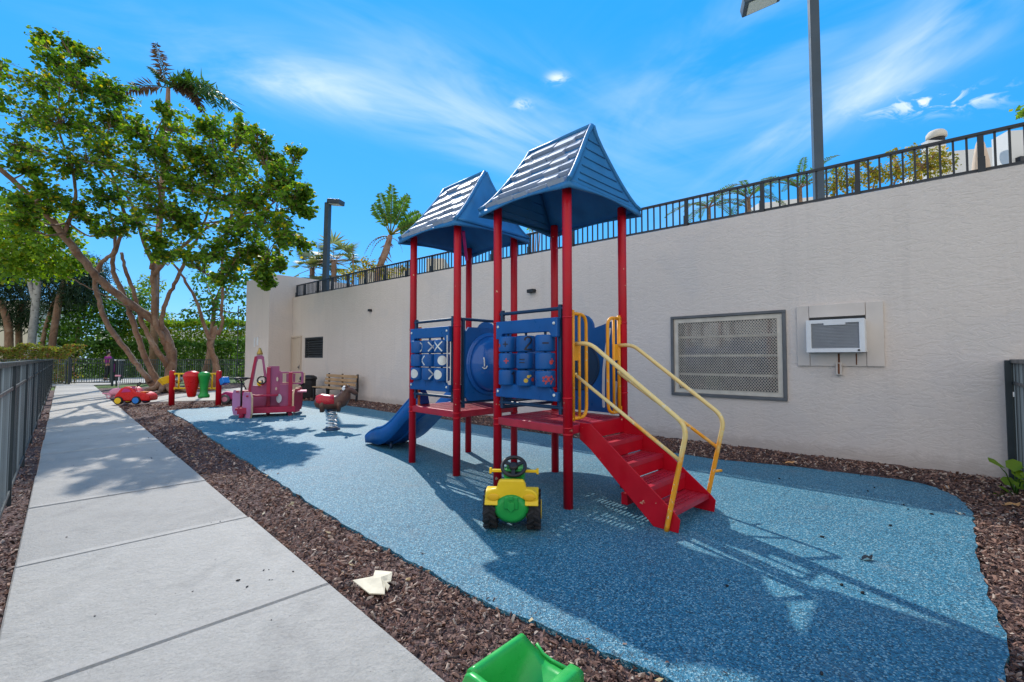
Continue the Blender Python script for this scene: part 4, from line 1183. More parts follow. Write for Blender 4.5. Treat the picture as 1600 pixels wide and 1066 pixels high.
# ------------------------------------------------------------------ play frame with drums
PD = thing('drum_play_frame', 'low play frame with red drum and green bongo between two red posts', 'play panel', (-8.95, 12.9, 0))
for x in (-.66, .66):
    m = MB(); m.lathe([(.072,-.05), (.072,.91), (.066,.935), (.045,.95)], (x,0,0), 20); m.build('post', M['red'], PD)
m = MB()
for z in (.86, .45): m.tube([(-.60,0,z),(.60,0,z)], .022, 8)
for x in (-.47, .47): m.tube([(x,0,.86),(x,0,.45)], .024, 8)
for x in (-.585, .585):
    for z in (.86,.45): m.box((x,0,z),(.05,.05,.06))
m.build('frame', M['yellow_toy'], PD)
m = MB(); m.lathe([(.01,-.0),(.08,.006),(.10,.03),(.135,.2),(.20,.52),(.215,.585),(.215,.60),(.205,.605),(.205,.615),(.19,.66),(.14,.705),(.07,.728),(.005,.735)], (.02,-.17,.215), 32); m.build('drum', M['red_toy'], PD)
m = MB(); m.lathe([(.06,0),(.13,.005),(.14,.03),(.14,.08),(.115,.10),(.10,.14),(.095,.24),(.11,.40),(.135,.56),(.15,.60),(.15,.66),(.12,.70),(.06,.725),(.005,.73)], (.335,-.13,.195), 28); m.build('bongo', M['green_toy'], PD)
m = MB(); q = V((cos(radians(25)),0,sin(radians(25)))); m.lathe([(.09,-.1),(.155,.08),(.155,.10),(.01,.10)], (-.83,-.06,.66), 4, (V((.2,-.98,0)).normalized(), V((.9,.2,.45)).normalized(), V((-.42,.0,.9)).normalized())); m.build('cup', M['yellow_toy'], PD, bevel=.01)
m = MB(); m.box((.86,-.06,.66), (.19,.19,.19), (V((.80,-.45,.42)).normalized(), V((.45,.85,.0)).normalized(), V((-.40,.2,.88)).normalized())); m.build('block', M['blue_toy'], PD, bevel=.02)

# ------------------------------------------------------------------ toy cars on the mulch edge by the path
CA = thing('toy_car', 'red ride-on toy car with yellow and blue wheels on the path edge', 'toy car', (-10.72, 13.05, 0), radians(8))
m = MB()
side = [(-.44,.10),(-.46,.22),(-.42,.30),(-.36,.37),(-.30,.455),(-.20,.50),(-.05,.485),(.04,.42),(.09,.36),(.16,.34),(.26,.345),(.36,.31),(.43,.25),(.45,.17),(.44,.09)]
m.prism(side, (0,0,0), X3, Z, Y3, .42); m.build('body', M['red_toy'], CA, bevel=.045, seg=3, recalc=True)
m = MB(); m.prism([(-.27,.34),(-.20,.45),(-.08,.44),(-.02,.36)], (0,-.213,0), X3, Z, Y3, .012); m.build('side_recess', M['magenta_toy'], CA, bevel=.003)
m = MB(); m.box((.27,-.10,.345), (.15,.16,.03)); m.build('hood_patch', M['orange_toy'], CA, bevel=.01)
for x, hub, n_ in ((-.33, M['yellow_toy'], 'rear_wheel'), (.12, M['blue_toy'], 'front_wheel')):
    for y in (-.205, .205): wheel(CA, n_, (x,y,.115), .115, .08, (0,1,0), M['tyre'], hub, hub_r=.72)
m = MB(); m.tube([(-.02,0,.44),(.05,0,.56)], .012, 6); m.tube([(.05+.05*cos(k*.52)*.5, .07*sin(k*.52), .56+.05*cos(k*.52)) for k in range(12)], .012, 6, closed=True); m.build('steering_wheel', M['black_plastic'], CA)
PT = thing('push_toy', 'small pink push toy with a thin white upright handle behind the red toy car', 'push toy', (-12.85, 14.9, 0), radians(10))
m = MB(); m.lathe([(.02,.08),(.15,.09),(.20,.16),(.19,.24),(.12,.31),(.02,.33)], (0,0,0), 20, (V((1.25,0,0)), V((0,.8,0)), Z)); m.build('body', M['pink_toy'], PT)
m = MB(); m.tube([(0,0,.3),(.0,.02,.72)], .014, 8); hd_ = m.build('handle', M['white_metal'], PT)
m = MB(); m.box((-.02,0,.73), (.16,.05,.05)); m.build('grip', M['pink_toy'], hd_, bevel=.01)
m = MB(); m.box((-.30,0,.16), (.26,.10,.04)); m.build('step', M['pink_toy'], PT, bevel=.01)
for x in (-.18,.16):
    for y in (-.13,.13): wheel(PT, 'wheel', (x,y,.07), .07, .04, (0,1,0), M['pink_toy'], M['white_metal'])
PB = thing('ride_on_toy', 'small magenta ride-on toy with grey wheels behind the mauve play truck', 'ride-on toy', (-8.0, 13.35, 0), radians(20))
m = MB(); m.prism([(-.42,.12),(-.44,.26),(-.30,.34),(-.05,.30),(.10,.34),(.30,.40),(.42,.34),(.44,.15),(.30,.10),(-.30,.10)], (0,0,0), X3, Z, Y3, .28); m.build('body', M['magenta_toy'], PB, bevel=.04, seg=3, recalc=True)
for x in (-.30,.28):
    for y in (-.19,.19): wheel(PB, 'wheel', (x,y,.13), .13, .07, (0,1,0), M['frame_grey'], M['pink_toy'])
m = MB(); m.tube([(.2,0,.38),(.12,0,.55)], .016, 6); m.tube([(.12,-.16,.55),(.12,.16,.55)], .016, 6); m.build('handlebar', M['black_plastic'], PB)

# ------------------------------------------------------------------ board play truck
TK = thing('play_truck', 'mauve and crimson board play truck with seats, steering wheel and tall mast', 'play truck', (-5.62, 10.45, 0), radians(24))
def plank(name, poly, y, t, mat, edge=True, rot=0):
    """board standing in the local x-z plane (or turned by rot) with a tan cut edge"""
    m = MB(); xa = V((cos(rot), sin(rot), 0)); ya = V((-sin(rot), cos(rot), 0))
    o = y if isinstance(y, V) else V((0, y, 0))
    n = len(poly); a = [o + xa*p[0] + Z*p[1] - ya*(t/2) for p in poly]; b = [o + xa*p[0] + Z*p[1] + ya*(t/2) for p in poly]
    m.add(a+b, [tuple(range(n)), tuple(range(n, 2*n))[::-1]], 0); m.add(a+b, [(i, n+i, n+(i+1) % n, (i+1) % n) for i in range(n)], 1 if edge else 0)
    return m.build(name, [mat, M['truck_edge']], TK, recalc=True)
def ringboard(name, outer, inner, y, t, mat):
    m = MB(); m.ring(outer, inner, (0,y,0), X3, Z, -Y3, t); return m.build(name, mat, TK, recalc=True)
def oct_(c, w_, h_, k=.3): return [(c[0]+w_*sx, c[1]+h_*sz) for sx, sz in ((-1+k,-1),(1-k,-1),(1,-1+k*1.3),(1,1-k*1.3),(1-k,1),(-1+k,1),(-1,1-k*1.3),(-1,-1+k*1.3))]
m = MB(); m.box((0,0,.19), (1.14,.70,.05)); m.box((.04,-.34,.15), (1.14,.04,.13)); m.box((.04,.34,.15), (1.14,.04,.13)); m.build('platform', M['truck_red'], TK, bevel=.006)
for x, y in ((-.45,-.30),(-.45,.30),(.45,.30)):
    m = MB(); m.lathe([(.05,-.03),(.05,.14)], (x,y,0), 12); m.build('foot', M['truck_red'], TK)
plank('wheel_board', oct_((0,.29),.19,.28), V((-.60,.22,0)), .04, M['truck_board'], rot=radians(-58))
plank('wheel_board', oct_((0,.28),.19,.28), V((-.33,-.36,0)), .04, M['truck_board'], rot=radians(-58))
plank('wheel_board', oct_((0,.33),.20,.27), V((.63,-.15,0)), .04, M['truck_red'], rot=radians(70))
plank('wheel_board', oct_((0,.33),.20,.27), V((.66,.40,0)), .04, M['truck_red'], rot=radians(70))
# tall mast with a long opening
ringboard('mast', [(-.36,.20),(-.02,.20),(.02,.60),(.02,.78),(-.04,1.06),(-.075,1.33),(-.11,1.37),(-.21,1.37),(-.245,1.33),(-.30,1.0),(-.35,.62)],
          [(-.29,.68),(-.10,.66),(-.06,.68),(-.04,.74),(-.05,.80),(-.085,1.05),(-.11,1.26),(-.13,1.28),(-.19,1.28),(-.215,1.2),(-.25,.95)], .12, .06, [M['truck_pink']])
m = MB(); m.bar((-.345,.12,.2),(-.345,.12,.62),.09,.05,X3); m.bar((-.345,.12,.62),(-.235,.12,1.34),.09,.05,X3); m.build('mast_rail', M['truck_red'], TK)
m = MB(); m.lathe([(.06,0),(.065,.03),(.035,.11),(.02,.16)], (-.16,.12,1.38), 14); m.build('bell', paint('brass', (.45,.30,.08), .35, .2, 6, metal=.7), TK)
# cab upright
plank('cab_board', [(.02,.20),(.30,.20),(.30,1.0),(.26,1.02),(.26,1.12),(.03,1.12)], -.02, .05, M['truck_pink'])
m = MB(); m.bar((.045,-.06,.02),(.045,-.06,1.10),.07,.075,X3); m.bar((.50,-.22,-.02),(.50,-.22,.98),.075,.08,X3); m.build('upright', M['truck_red'], TK, bevel=.005)
for c_ in ((.22,.82,.022,.05),(.20,.60,.02,.035)):
    m = MB(); m.lathe([(1,0),(1,.006)], (c_[0],-.049,c_[1]), 14, (X3*c_[2], Z*c_[3], -Y3)); m.build('cut_out', M['far_cream'], TK)
# window frame with three bars
ringboard('window_frame', [(.28,.70),(.74,.70),(.77,.73),(.77,.95),(.74,.99),(.28,.99)], [(.33,.745),(.70,.745),(.72,.765),(.72,.93),(.70,.945),(.33,.945)], -.10, .05, [M['truck_pink']])
m = MB()
for x in (.43,.57,): m.bar((x,-.10,.746),(x,-.10,.944),.03,.05,X3)
m.build('window_bar', M['truck_pink'], TK)
m = MB(); 
for x0,x1,z0,z1 in ((.33,.72,.946,.956),(.33,.72,.735,.746)): m.box(((x0+x1)/2,-.127,(z0+z1)/2),(x1-x0,.004,z1-z0))
m.bar((.775,-.10,.72),(.775,-.10,.96),.012,.052,X3); m.build('frame_edge', M['truck_edge'], TK)
plank('side_board', [(.28,.21),(.50,.21),(.50,.70),(.28,.70)], -.16, .05, M['truck_pink'])
m = MB(); m.lathe([(1,0),(1,.006)], (.27,-.21,.39), 16, (X3*.055, Z*.10, -Y3)); m.build('heart_cut_out', M['white_mark'], TK)
# seats
for c_, s_ in (((-.42,.25,.545),(.40,.26,.035)), ((-.05,-.30,.475),(.62,.26,.035)), ((.82-.22,.02,.53),(.48,.40,.035))):
    m = MB(); m.box(c_, s_); m.build('seat', M['truck_red'] if c_[0] < .3 else M['pink_toy'], TK, bevel=.006)
m = MB(); m.box((.10,.28,.46),(.5,.04,.5)); m.build('back_board', M['truck_red'], TK, bevel=.006)
# steering wheel on its column
m = MB(); m.tube([(-.50,.04,.2),(-.50,.04,.78)], .02, 8); m.build('steering_column', M['black_plastic'], TK)
m = MB(); c = V((-.50,.04,.85)); m.tube([c + V((cos(2*pi*k/20)*.15, sin(2*pi*k/20)*.15, 0)) for k in range(20)], .02, 8, closed=True)
for k in range(3): m.bar(c - Z*.07, c + V((cos(k*2.1+.4)*.15, sin(k*2.1+.4)*.15, 0)), .03, .02)
m.build('steering_wheel', M['black_plastic'], TK)
m = MB(); c = V((-.10,.06,.80)); m.tube([c + V((cos(2*pi*k/18)*.09, sin(2*pi*k/18)*.05, sin(2*pi*k/18)*.08)) for k in range(18)], .018, 8, closed=True); m.tube([c, c + V((.02,.06,-.1))], .015, 6); m.build('steering_wheel', M['black_plastic'], TK)
m = MB(); m.ell((-.15,.05,.72),(.05,.04,.06)); m.build('horn', M['yellow_toy'], TK)

# ------------------------------------------------------------------ bench and bin by the wall
BE = thing('park_bench', 'wooden slatted bench with black supports against the stucco wall', 'bench', tuple(WP(.55, .5, 0)))
for k in range(3):
    z = .76 - .115*k; m = MB(); m.bar(WP(-.40, .27+.028*k, z), WP(1.50, .27+.028*k, z), .03, .085); m.build('back_slat', M['wood'], BE, True, bevel=.006)
for k in range(3):
    m = MB(); m.bar(WP(-.40, .42+.13*k, .42), WP(1.50, .42+.13*k, .42), .105, .03); m.build('seat_slat', M['wood'], BE, True, bevel=.006)
for s in (-.35, .55, 1.42):
    m = MB()
    m.bar(WP(s,.225,.30), WP(s,.225,.83), .05, .05, T); m.bar(WP(s,.225,.385), WP(s,.74,.385), .05, .045); m.bar(WP(s,.70,.0), WP(s,.70,.37), .05, .06, T); m.bar(WP(s,.26,.0), WP(s,.235,.34), .05, .06, T)
    m.build('support', M['black_plastic'], BE, True, bevel=.008)
BI = thing('trash_bin', 'dark plastic trash bin with a hooded lid between bench and door', 'bin', tuple(WP(2.3, .5, 0)))
m = MB(); m.lathe([(.21,0),(.235,.04),(.25,.55),(.255,.60)], WP(2.3,.5,0), 8, (T, N, Z), smooth=False); m.build('body', M['black_plastic'], BI, True, bevel=.01)
m = MB(); m.lathe([(.262,.605),(.27,.64),(.25,.70),(.17,.745),(.02,.755)], WP(2.3,.5,0), 20); m.build('lid', M['black_plastic'], BI, True)
m = MB(); m.box(WP(2.3,.762,.50), (.22,.015,.12), (T,N,Z)); m.build('flap', M['tyre'], BI, True)
# ------------------------------------------------------------------ foliage helpers
def rnd_dir(rr):
    while True:
        d = V((rr.uniform(-1,1), rr.uniform(-1,1), rr.uniform(-1,1)))
        if .05 < d.length < 1: return d.normalized()
def disc_leaf(m, c, r, nrm, ax, ecc=1.0, mi=0):
    a = (ax - nrm*ax.dot(nrm))
    if a.length < .05: a = nrm.orthogonal()
    a.normalize(); b = nrm.cross(a)
    m.add([c + a*(r*ecc*cos(k*pi/3)) + b*(r*sin(k*pi/3)) + nrm*(r*.18*abs(sin(k*pi/3))) for k in range(6)], [(0,1,2,3,4,5)], mi)
def quad_leaf(m, c, L, w, d, nrm, mi=0):
    s = d.cross(nrm)
    if s.length < .05: s = d.orthogonal()
    s.normalize()
    m.add([c, c + d*L*.45 + s*w/2, c + d*L, c + d*L*.45 - s*w/2], [(0,1,2,3)], mi)

# ------------------------------------------------------------------ the big sea grape tree
def limb3(pts): return [(*at(px, py, Y), r) for px, py, Y, r in pts]
TREE = thing('sea_grape_tree', 'large spreading round leaved tree with several leaning tan trunks behind the drum frame', 'tree', tuple(gnd(262, 612)))
limbs = [
 [(256,625,18.3,.36),(262,600,18.4,.30),(268,570,18.4,.29),(266,545,18.3,.27),(256,520,18.2,.25),(242,503,18.0,.24),(222,488,17.6,.23),(190,465,17.0,.21),(170,450,16.6,.20),(150,430,16.2,.20),(125,400,15.6,.19),(100,368,15.0,.17),(70,332,14.4,.14),(40,300,13.8,.12),(5,268,13.2,.10),(-40,235,12.6,.07)],
 [(246,612,19.8,.24),(238,600,19.8,.20),(230,590,19.7,.18),(215,572,19.6,.17),(196,545,19.5,.16),(175,518,19.3,.16),(160,490,19.0,.15),(154,465,18.8,.14),(148,440,18.4,.13),(158,412,18.0,.12),(176,396,17.6,.10),(180,370,17.0,.08),(172,330,16.4,.06),(160,290,15.8,.04)],
 [(258,618,18.0,.26),(250,602,18.0,.20),(238,582,18.0,.17),(225,555,18.0,.16),(217,530,17.9,.155),(208,505,17.8,.15),(200,480,17.6,.15),(190,455,17.4,.14),(176,418,17.0,.11),(182,385,16.6,.10),(196,352,16.2,.09),(190,318,15.8,.08),(178,280,15.4,.06),(165,230,15.0,.04)],
 [(262,572,18.3,.16),(250,555,17.9,.15),(235,530,17.8,.13),(222,505,17.7,.12),(214,475,17.6,.11),(205,445,17.4,.10),(196,420,17.1,.09),(190,395,16.8,.08)],
 [(262,548,18.3,.14),(252,524,18.0,.16),(242,500,17.8,.15),(242,470,17.7,.15),(240,440,17.6,.16),(240,415,17.5,.15),(228,385,17.0,.11),(215,350,16.5,.09),(200,310,16.0,.07),(150,255,15.5,.05),(120,190,15,.03)],
 [(252,515,18.0,.14),(254,492,17.9,.12),(262,465,17.8,.11),(275,440,17.4,.10),(288,412,17.0,.09),(292,398,16.8,.08),(310,370,16.2,.07),(325,330,15.5,.05),(335,285,15,.035)],
 [(330,612,18.9,.26),(336,592,18.9,.24),(338,572,18.8,.20),(332,552,18.7,.17),(328,538,18.6,.17),(333,522,18.6,.20),(334,511,18.6,.19)],
 [(328,530,18.5,.14),(318,505,18.2,.10),(306,470,17.8,.085),(290,440,17.2,.075),(270,410,16.6,.06),(254,392,16.2,.05)],
 [(340,522,18.4,.13),(347,508,18.2,.09),(346,480,17.9,.085),(349,440,17.4,.08),(346,405,16.9,.07),(352,370,16.2,.06),(365,330,15.5,.05),(372,290,15,.03)],
 [(240,430,17.5,.12),(262,405,17.0,.10),(285,385,16.4,.09),(318,360,15.6,.07),(360,340,14.8,.06),(400,330,14.2,.045),(440,310,13.6,.03)],
 [(236,420,17.4,.11),(246,395,17.0,.09),(250,362,16.5,.08),(252,320,16,.07),(245,270,15.6,.05),(240,220,15.2,.04),(262,175,15,.02)],
 [(100,368,15.0,.10),(112,335,14.8,.09),(118,300,14.6,.07),(110,260,14.4,.06),(95,210,14.2,.045),(92,150,14,.03),(95,95,14,.02)],
 [(232,497,17.8,.08),(212,486,17.5,.07),(180,470,16.4,.03),(140,450,15.6,.025),(105,432,15,.02)],
]
tb = MB(); nodes = []
for L_ in limbs:
    p = smooth_line(limb3(L_), 5)
    pts = [V(q[:3]) + V((R.gauss(0,.012), R.gauss(0,.012), R.gauss(0,.012))) for q in p]; rs = [q[3]*.64*R.uniform(.92,1.10) for q in p]
    tb.tube(pts, rs, 12)
    for q, r_ in zip(pts, rs):
        if r_ < .08: nodes.append((q, r_))
# root flare
for k in range(9):
    c = gnd(258, 612); an = 2*pi*k/9 + R.uniform(-.2,.2); d = V((cos(an), sin(an), 0)); L_ = R.uniform(.5, 1.0)
    tb.tube([c + d*.12 + Z*.42, c + d*.30 + Z*.16, c + d*L_*.8 + Z*.03, c + d*L_*1.3 - Z*.06], [.14,.11,.07,.03], 8)
c = gnd(228, 606); tb.tube([c + V((.1,0,.25)), c + V((.5,-.3,.10)), c + V((1.2,-.5,.16)), c + V((2.0,-.6,.34))], [.10,.09,.07,.05], 8)
clumps = [ # px, py, distance, radius px
 (88,98,14,34),(60,140,14.2,48),(120,130,14,46),(165,150,14.4,38),(36,190,14,36),(92,190,13.6,52),(150,200,14,48),(186,150,14.6,26),(70,62,14.2,16),(110,72,14,18),(135,88,14,22),
 (262,178,14.6,20),(272,206,14.6,28),(236,232,14.4,42),(200,275,14,46),(120,262,13.6,50),(50,262,13.2,42),(160,240,13.8,46),(20,225,13.2,26),(180,190,14.4,36),(262,262,14.2,44),
 (322,195,14.2,30),(350,215,14,32),(382,198,13.6,22),(312,250,14,46),(372,252,13.5,46),(428,250,13.0,30),(462,238,12.6,14),(420,295,12.8,48),(458,312,12.4,30),(484,335,12.2,16),(352,310,13.2,52),(290,300,13.8,50),(232,322,14,46),(165,310,14,40),(402,350,12.6,50),(444,372,12.2,36),(365,368,12.8,44),(300,360,13.4,38),(410,405,12.2,28),(376,405,12.4,26),(418,446,12.0,12),(404,432,12.1,12),(436,418,12.0,14),(470,385,12.1,20),(330,402,12.8,26),(280,340,13.8,36),
 (110,320,13.4,28),(30,315,12.8,24),(70,300,13,26),(240,375,14,26),(205,350,14,28),(400,215,13.4,24),(440,275,12.8,28),(340,275,13.6,40),(395,320,12.8,40),(480,300,12.2,14),(298,232,14.2,22),(212,205,14.6,26),(70,330,13.4,26),(140,345,14,26),(90,360,13.6,22),(175,360,14,24),(30,345,13,24),(250,400,14,20),(345,440,12.6,18),(290,400,13.4,22)]
tw = MB(); lv = MB(); rr = random.Random(21)
for px, py, Y, rp in clumps:
    Y2 = Y + rr.uniform(-.8, 1.6); c = at(px, py, Y2); Rr = rp*Y2/F_PX*1.16
    q, r_ = min(nodes, key=lambda n: (n[0]-c).length + (2.0 if n[0].z > c.z + .3 else 0))
    mid = q.lerp(c, .5) + V((rr.uniform(-.25,.25), rr.uniform(-.25,.25), -.12*(c-q).length + rr.uniform(-.1,.2)))
    br = smooth_line([tuple(q), tuple(mid), tuple(c)], 5); r0 = min(r_*.6, .022 + .008*(c-q).length)
    tw.tube([V(p) for p in br], [r0*(1-.7*i/(len(br)-1)) for i in range(len(br))], 6)
    nt = int(14 + Rr*32)
    for k in range(nt):
        s = V(br[rr.randrange(len(br)//2, len(br))]); d = rnd_dir(rr); d.z = d.z*.8 + .15
        e = c + V((d.x*1.0, d.y*1.25, d.z*.92))*Rr*rr.uniform(.35, 1.06)
        m_ = s.lerp(e, .55) + V((rr.uniform(-.1,.1), rr.uniform(-.1,.1), rr.uniform(-.02,.14)))*Rr
        tp = smooth_line([tuple(s), tuple(m_), tuple(e)], 4); tp = [V(p) for p in tp]
        tw.tube(tp, [.010*(1-.6*i/(len(tp)-1)) for i in range(len(tp))], 4, cap=False)
        nl = rr.randint(12, 19)
        for j in range(nl):
            f = .28 + .76*j/nl; i = min(len(tp)-2, int(f*(len(tp)-1))); g_ = min(1.15, f*(len(tp)-1)-i)
            b = tp[i] + (tp[i+1]-tp[i])*g_; ax = (tp[i+1]-tp[i]).normalized()
            sd = ax.cross(rnd_dir(rr)).normalized(); cc = b + sd*rr.uniform(.03,.10)
            nrm = (V((rr.gauss(0,.6), rr.gauss(0,.6), .75)) + sd*.35).normalized()
            disc_leaf(lv, cc, rr.uniform(.030,.066), nrm, sd, rr.uniform(.85,1.1))
tb.build('trunk', M['bark'], TREE, True)
tw.build('branches', M['bark'], TREE, True)
lv.build('crown', M['leaf_grape'], TREE, True)

# ------------------------------------------------------------------ generic leafy tree / shrub
def leafy(name, label, cat, base, trunks, cl, mat, leaf=(.10,.22), dens=90, group=None, wid=.5, bark='bark', droop=0, parts=('trunk','crown'), jitter=.7, fine=False):
    t = thing(name, label, cat, tuple(base), group=group); rr = random.Random(hash(label) % 1000 if False else sum(map(ord, label)))
    if trunks:
        m = MB(); nd = []
        for tr in trunks:
            p = smooth_line(tr, 5); pts = [V(q[:3]) for q in p]; m.tube(pts, [q[3] for q in p], 9); nd += pts[len(pts)//3:]
        for c, r in cl:
            q = min(nd, key=lambda n: (n-V(c)).length); m.tube([q, q.lerp(V(c), .5)-Z*.1*r, V(c)], [.05,.035,.012], 5)
        m.build(parts[0], M[bark], t, True)
    f = MB()
    for c, r in cl:
        c = V(c); rx = r if isinstance(r, (int, float)) else r[0]; rz = r*.8 if isinstance(r, (int, float)) else r[1]
        n = int(dens*rx*rx + 20)
        for k in range(n):
            d = rnd_dir(rr); q = rr.random()**.40
            p = c + V((d.x*rx, d.y*rx, d.z*rz))*q*rr.uniform(.8, 1.12)
            nrm = (d*.5 + V((rr.gauss(0,jitter), rr.gauss(0,jitter), .6))).normalized(); dr = nrm.cross(rnd_dir(rr)).normalized(); dr.z -= droop; dr.normalize()
            L = rr.uniform(*leaf); quad_leaf(f, p, L, L*wid, dr, nrm)
    f.build(parts[1], mat, t, True); return t
def P3(px, py, Y): return tuple(at(px, py, Y))
def C3(px, py, Y, rp): return (P3(px, py, Y), rp*Y/F_PX)
def TR3(*pts): return [(*at(px, py, Y), r) for px, py, Y, r in pts]

# trees beyond the far fence
G = 'trees beyond the far fence'
leafy('shade_tree', 'bright yellow green tree overhanging the left edge of the picture', 'tree', (-27,24.5,0), [TR3((-40,600,24,.25),(-30,480,23,.2),(-10,420,22,.15),(30,380,21,.08))],
      [C3(*q) for q in ((-60,360,22,60),(0,360,21,45),(30,350,20,36),(20,390,20,40),(60,380,20,34),(70,345,20,30),(15,420,20,34),(55,415,21,34),(95,400,21,30),(0,325,21,30),(110,372,21,24),(100,420,21.5,26),(130,410,22,22))], M['leaf_bright'], (.12,.24), 480, G, .75)
leafy('shade_tree', 'green leafy branch tips entering at the left edge above the long limb', 'tree', (-30,16,0), [TR3((-560,560,15,.3),(-420,420,15,.25),(-200,230,14.6,.12),(-60,170,14.2,.05),(0,115,14,.02))],
      [C3(*q) for q in ((2,98,14,13),(8,122,14,15),(-12,150,14,26),(2,150,14,14),(-60,130,14,44),(-90,200,14,60))], M['leaf_grape'], (.12,.19), 330, G, .85)
leafy('pine_tree', 'dark feathery tree with leaning pale trunk behind the clipped hedge', 'tree', (-29,31,0), [TR3((78,570,31,.22),(84,520,31,.2),(92,470,31,.2),(100,440,31,.16),(112,400,31,.1)), TR3((62,560,32,.15),(72,510,32,.13),(85,470,32,.12))],
      [C3(*q) for q in ((75,440,32,36),(110,430,31,40),(135,450,31,32),(90,470,32,28),(130,415,32,34),(60,410,32,36),(150,430,31.5,26),(118,462,31,24))], M['leaf_dark'], (.3,.6), 420, G, .12, droop=.7)
leafy('pine_tree', 'dark feathery tree at the far left edge with a curved trunk', 'tree', (-38,32,0), [TR3((12,575,32,.28),(14,540,32,.24),(12,505,32,.22),(0,470,32,.18)), TR3((30,560,33,.2),(30,500,33,.18),(38,470,33,.15))],
      [C3(*q) for q in ((20,430,32,44),(-20,450,32,46),(40,470,33,36),(10,490,33,34),(45,500,33,26),(-10,410,32,40))], M['leaf_dark'], (.3,.6), 420, G, .12, droop=.7)
leafy('palm_trunk_tree', 'tall tree with a smooth pale grey trunk between the dark feathery trees', 'tree', (-33,30,0), [TR3((48,572,30,.22),(50,530,30,.21),(55,480,30,.20),(58,440,30,.18),(48,405,30,.13)), TR3((54,470,30,.16),(46,440,30,.12),(40,410,30,.08))],
      [C3(*q) for q in ((50,380,30,24),(36,395,30,20),(66,392,30,20))], M['leaf_mid'], (.15,.3), 150, G, .5, bark='pale_bark' if 'pale_bark' in M else 'bark')
for i, (lab, q, mt, dn) in enumerate((
    ('mid green leafy mass of a tree behind the long leaning limb', ((120,500,33,38),(160,470,33,42),(150,520,32,34),(190,500,34,36),(130,470,34,34),(95,520,33,30),(205,470,35,30)), 'leaf_mid', 300),
    ('light green tree seen between the tan trunks', ((175,560,36,26),(215,470,37,30),(250,500,36,26),(140,540,35,28),(235,445,38,22)), 'leaf_bright', 260),
    ('loose small leaved tree left of the stucco block', ((330,470,26,30),(360,450,25,34),(345,495,26,24),(375,430,24,26),(380,490,25,20),(320,435,27,24),(300,490,27,20),(360,410,25,24)), 'leaf_mid', 170),
    ('yellow flowering tree glimpsed between the trunks', ((228,512,40,14),(240,522,40,12),(215,520,40,10)), 'leaf_yellow', 90),
    )):
    cs = [C3(*a) for a in q]; b = V(cs[0][0]); 
    leafy('shade_tree', lab, 'tree', (b.x, b.y, 0), [[(b.x-.4, b.y, -.2, .22), (b.x, b.y, 1.5, .18), (b.x+.2, b.y, max(2.2, b.z), .08)]], cs, M[mt], (.14,.32), dn, G, .6)
# branch of the loose tree reaching the block
# hedges
def hedge(label, x0, x1, y, z0, z1, dp, mat, dens, leaf, grp='clipped hedges', ax=None, core=None):
    rr = random.Random(sum(map(ord, label))); ax = ax or V((1,0,0)); ay = V((-ax.y, ax.x, 0))
    o = V((x0, y, 0)); L = x1-x0
    t = thing('hedge', label, 'hedge', tuple(o + ax*(L/2) + Z*z0), group=grp); f = MB()
    n = int(dens*L)
    for k in range(n):
        u = rr.uniform(0, L); side = rr.random()
        w_ = rr.uniform(-dp/2, dp/2); z = rr.uniform(z0, z1)
        if side < .5: w_ = -dp/2 + abs(rr.gauss(0,.09))
        elif side < .8: z = z1 - abs(rr.gauss(0,.08))
        bump = .10*sin(u*2.3)+.08*sin(u*5.1+1)
        p = o + ax*u + ay*w_ + Z*(z + (bump if z > (z0+z1)/2 else 0)); nrm = V((rr.gauss(0,.7), rr.gauss(-.4,.6), rr.gauss(.4,.6))).normalized()
        L_ = rr.uniform(*leaf); quad_leaf(f, p, L_, L_*.6, nrm.cross(rnd_dir(rr)).normalized(), nrm)
    f.build('foliage', mat, t, True)
    s = MB()
    for k in range(int(L*2.5)):
        u = (k + rr.uniform(.3,.7))/2.5; p = o + ax*u + ay*rr.uniform(-dp*.2, dp*.2); s.tube([p + Z*z0, p + Z*(z0+(z1-z0)*.5) + ax*rr.uniform(-.2,.2), p + Z*(z1-.15) + ax*rr.uniform(-.3,.3)], [.03,.02,.01], 5)
    s.build('stem', M['bark'], t, True); return t
hedge('low clipped yellow green hedge with reddish tips behind the left fence', -34.5, -23.2, 24.3, -.05, 1.88, 1.0, M['leaf_hedge'], 2200, (.08,.16))
hedge('tall green hedge across the background behind the tan trunks', -30.0, -15.2, 34.5, -.05, 4.0, 1.6, M['leaf_bright'], 1300, (.14,.30))
hedge('dark green hedge low behind the person in purple', -33, -16.5, 33.2, -.05, 2.4, 1.0, M['leaf_mid'], 850, (.14,.26))
hedge('loose shrubs behind the fence between the right trunk and the block', -15.2, -12.0, 25.4, -.05, 2.3, 1.4, M['leaf_mid'], 900, (.08,.2), None)
leafy('shrub', 'bright yellow green shrub just behind the fence beside the block', 'shrub', (-12.7,23.2,0), [[(-12.7,23.2,-.1,.03),(-12.9,23.2,.5,.02)],[(-12.7,23.2,-.1,.03),(-12.4,23.1,.6,.02)]],
      [((-12.9,23.1,.75),.42),((-12.4,23.0,.5),.36),((-13.3,23.2,.45),.34),((-12.6,23.3,1.0),.25)], M['leaf_yellow'], (.12,.24), 330, None, .3)

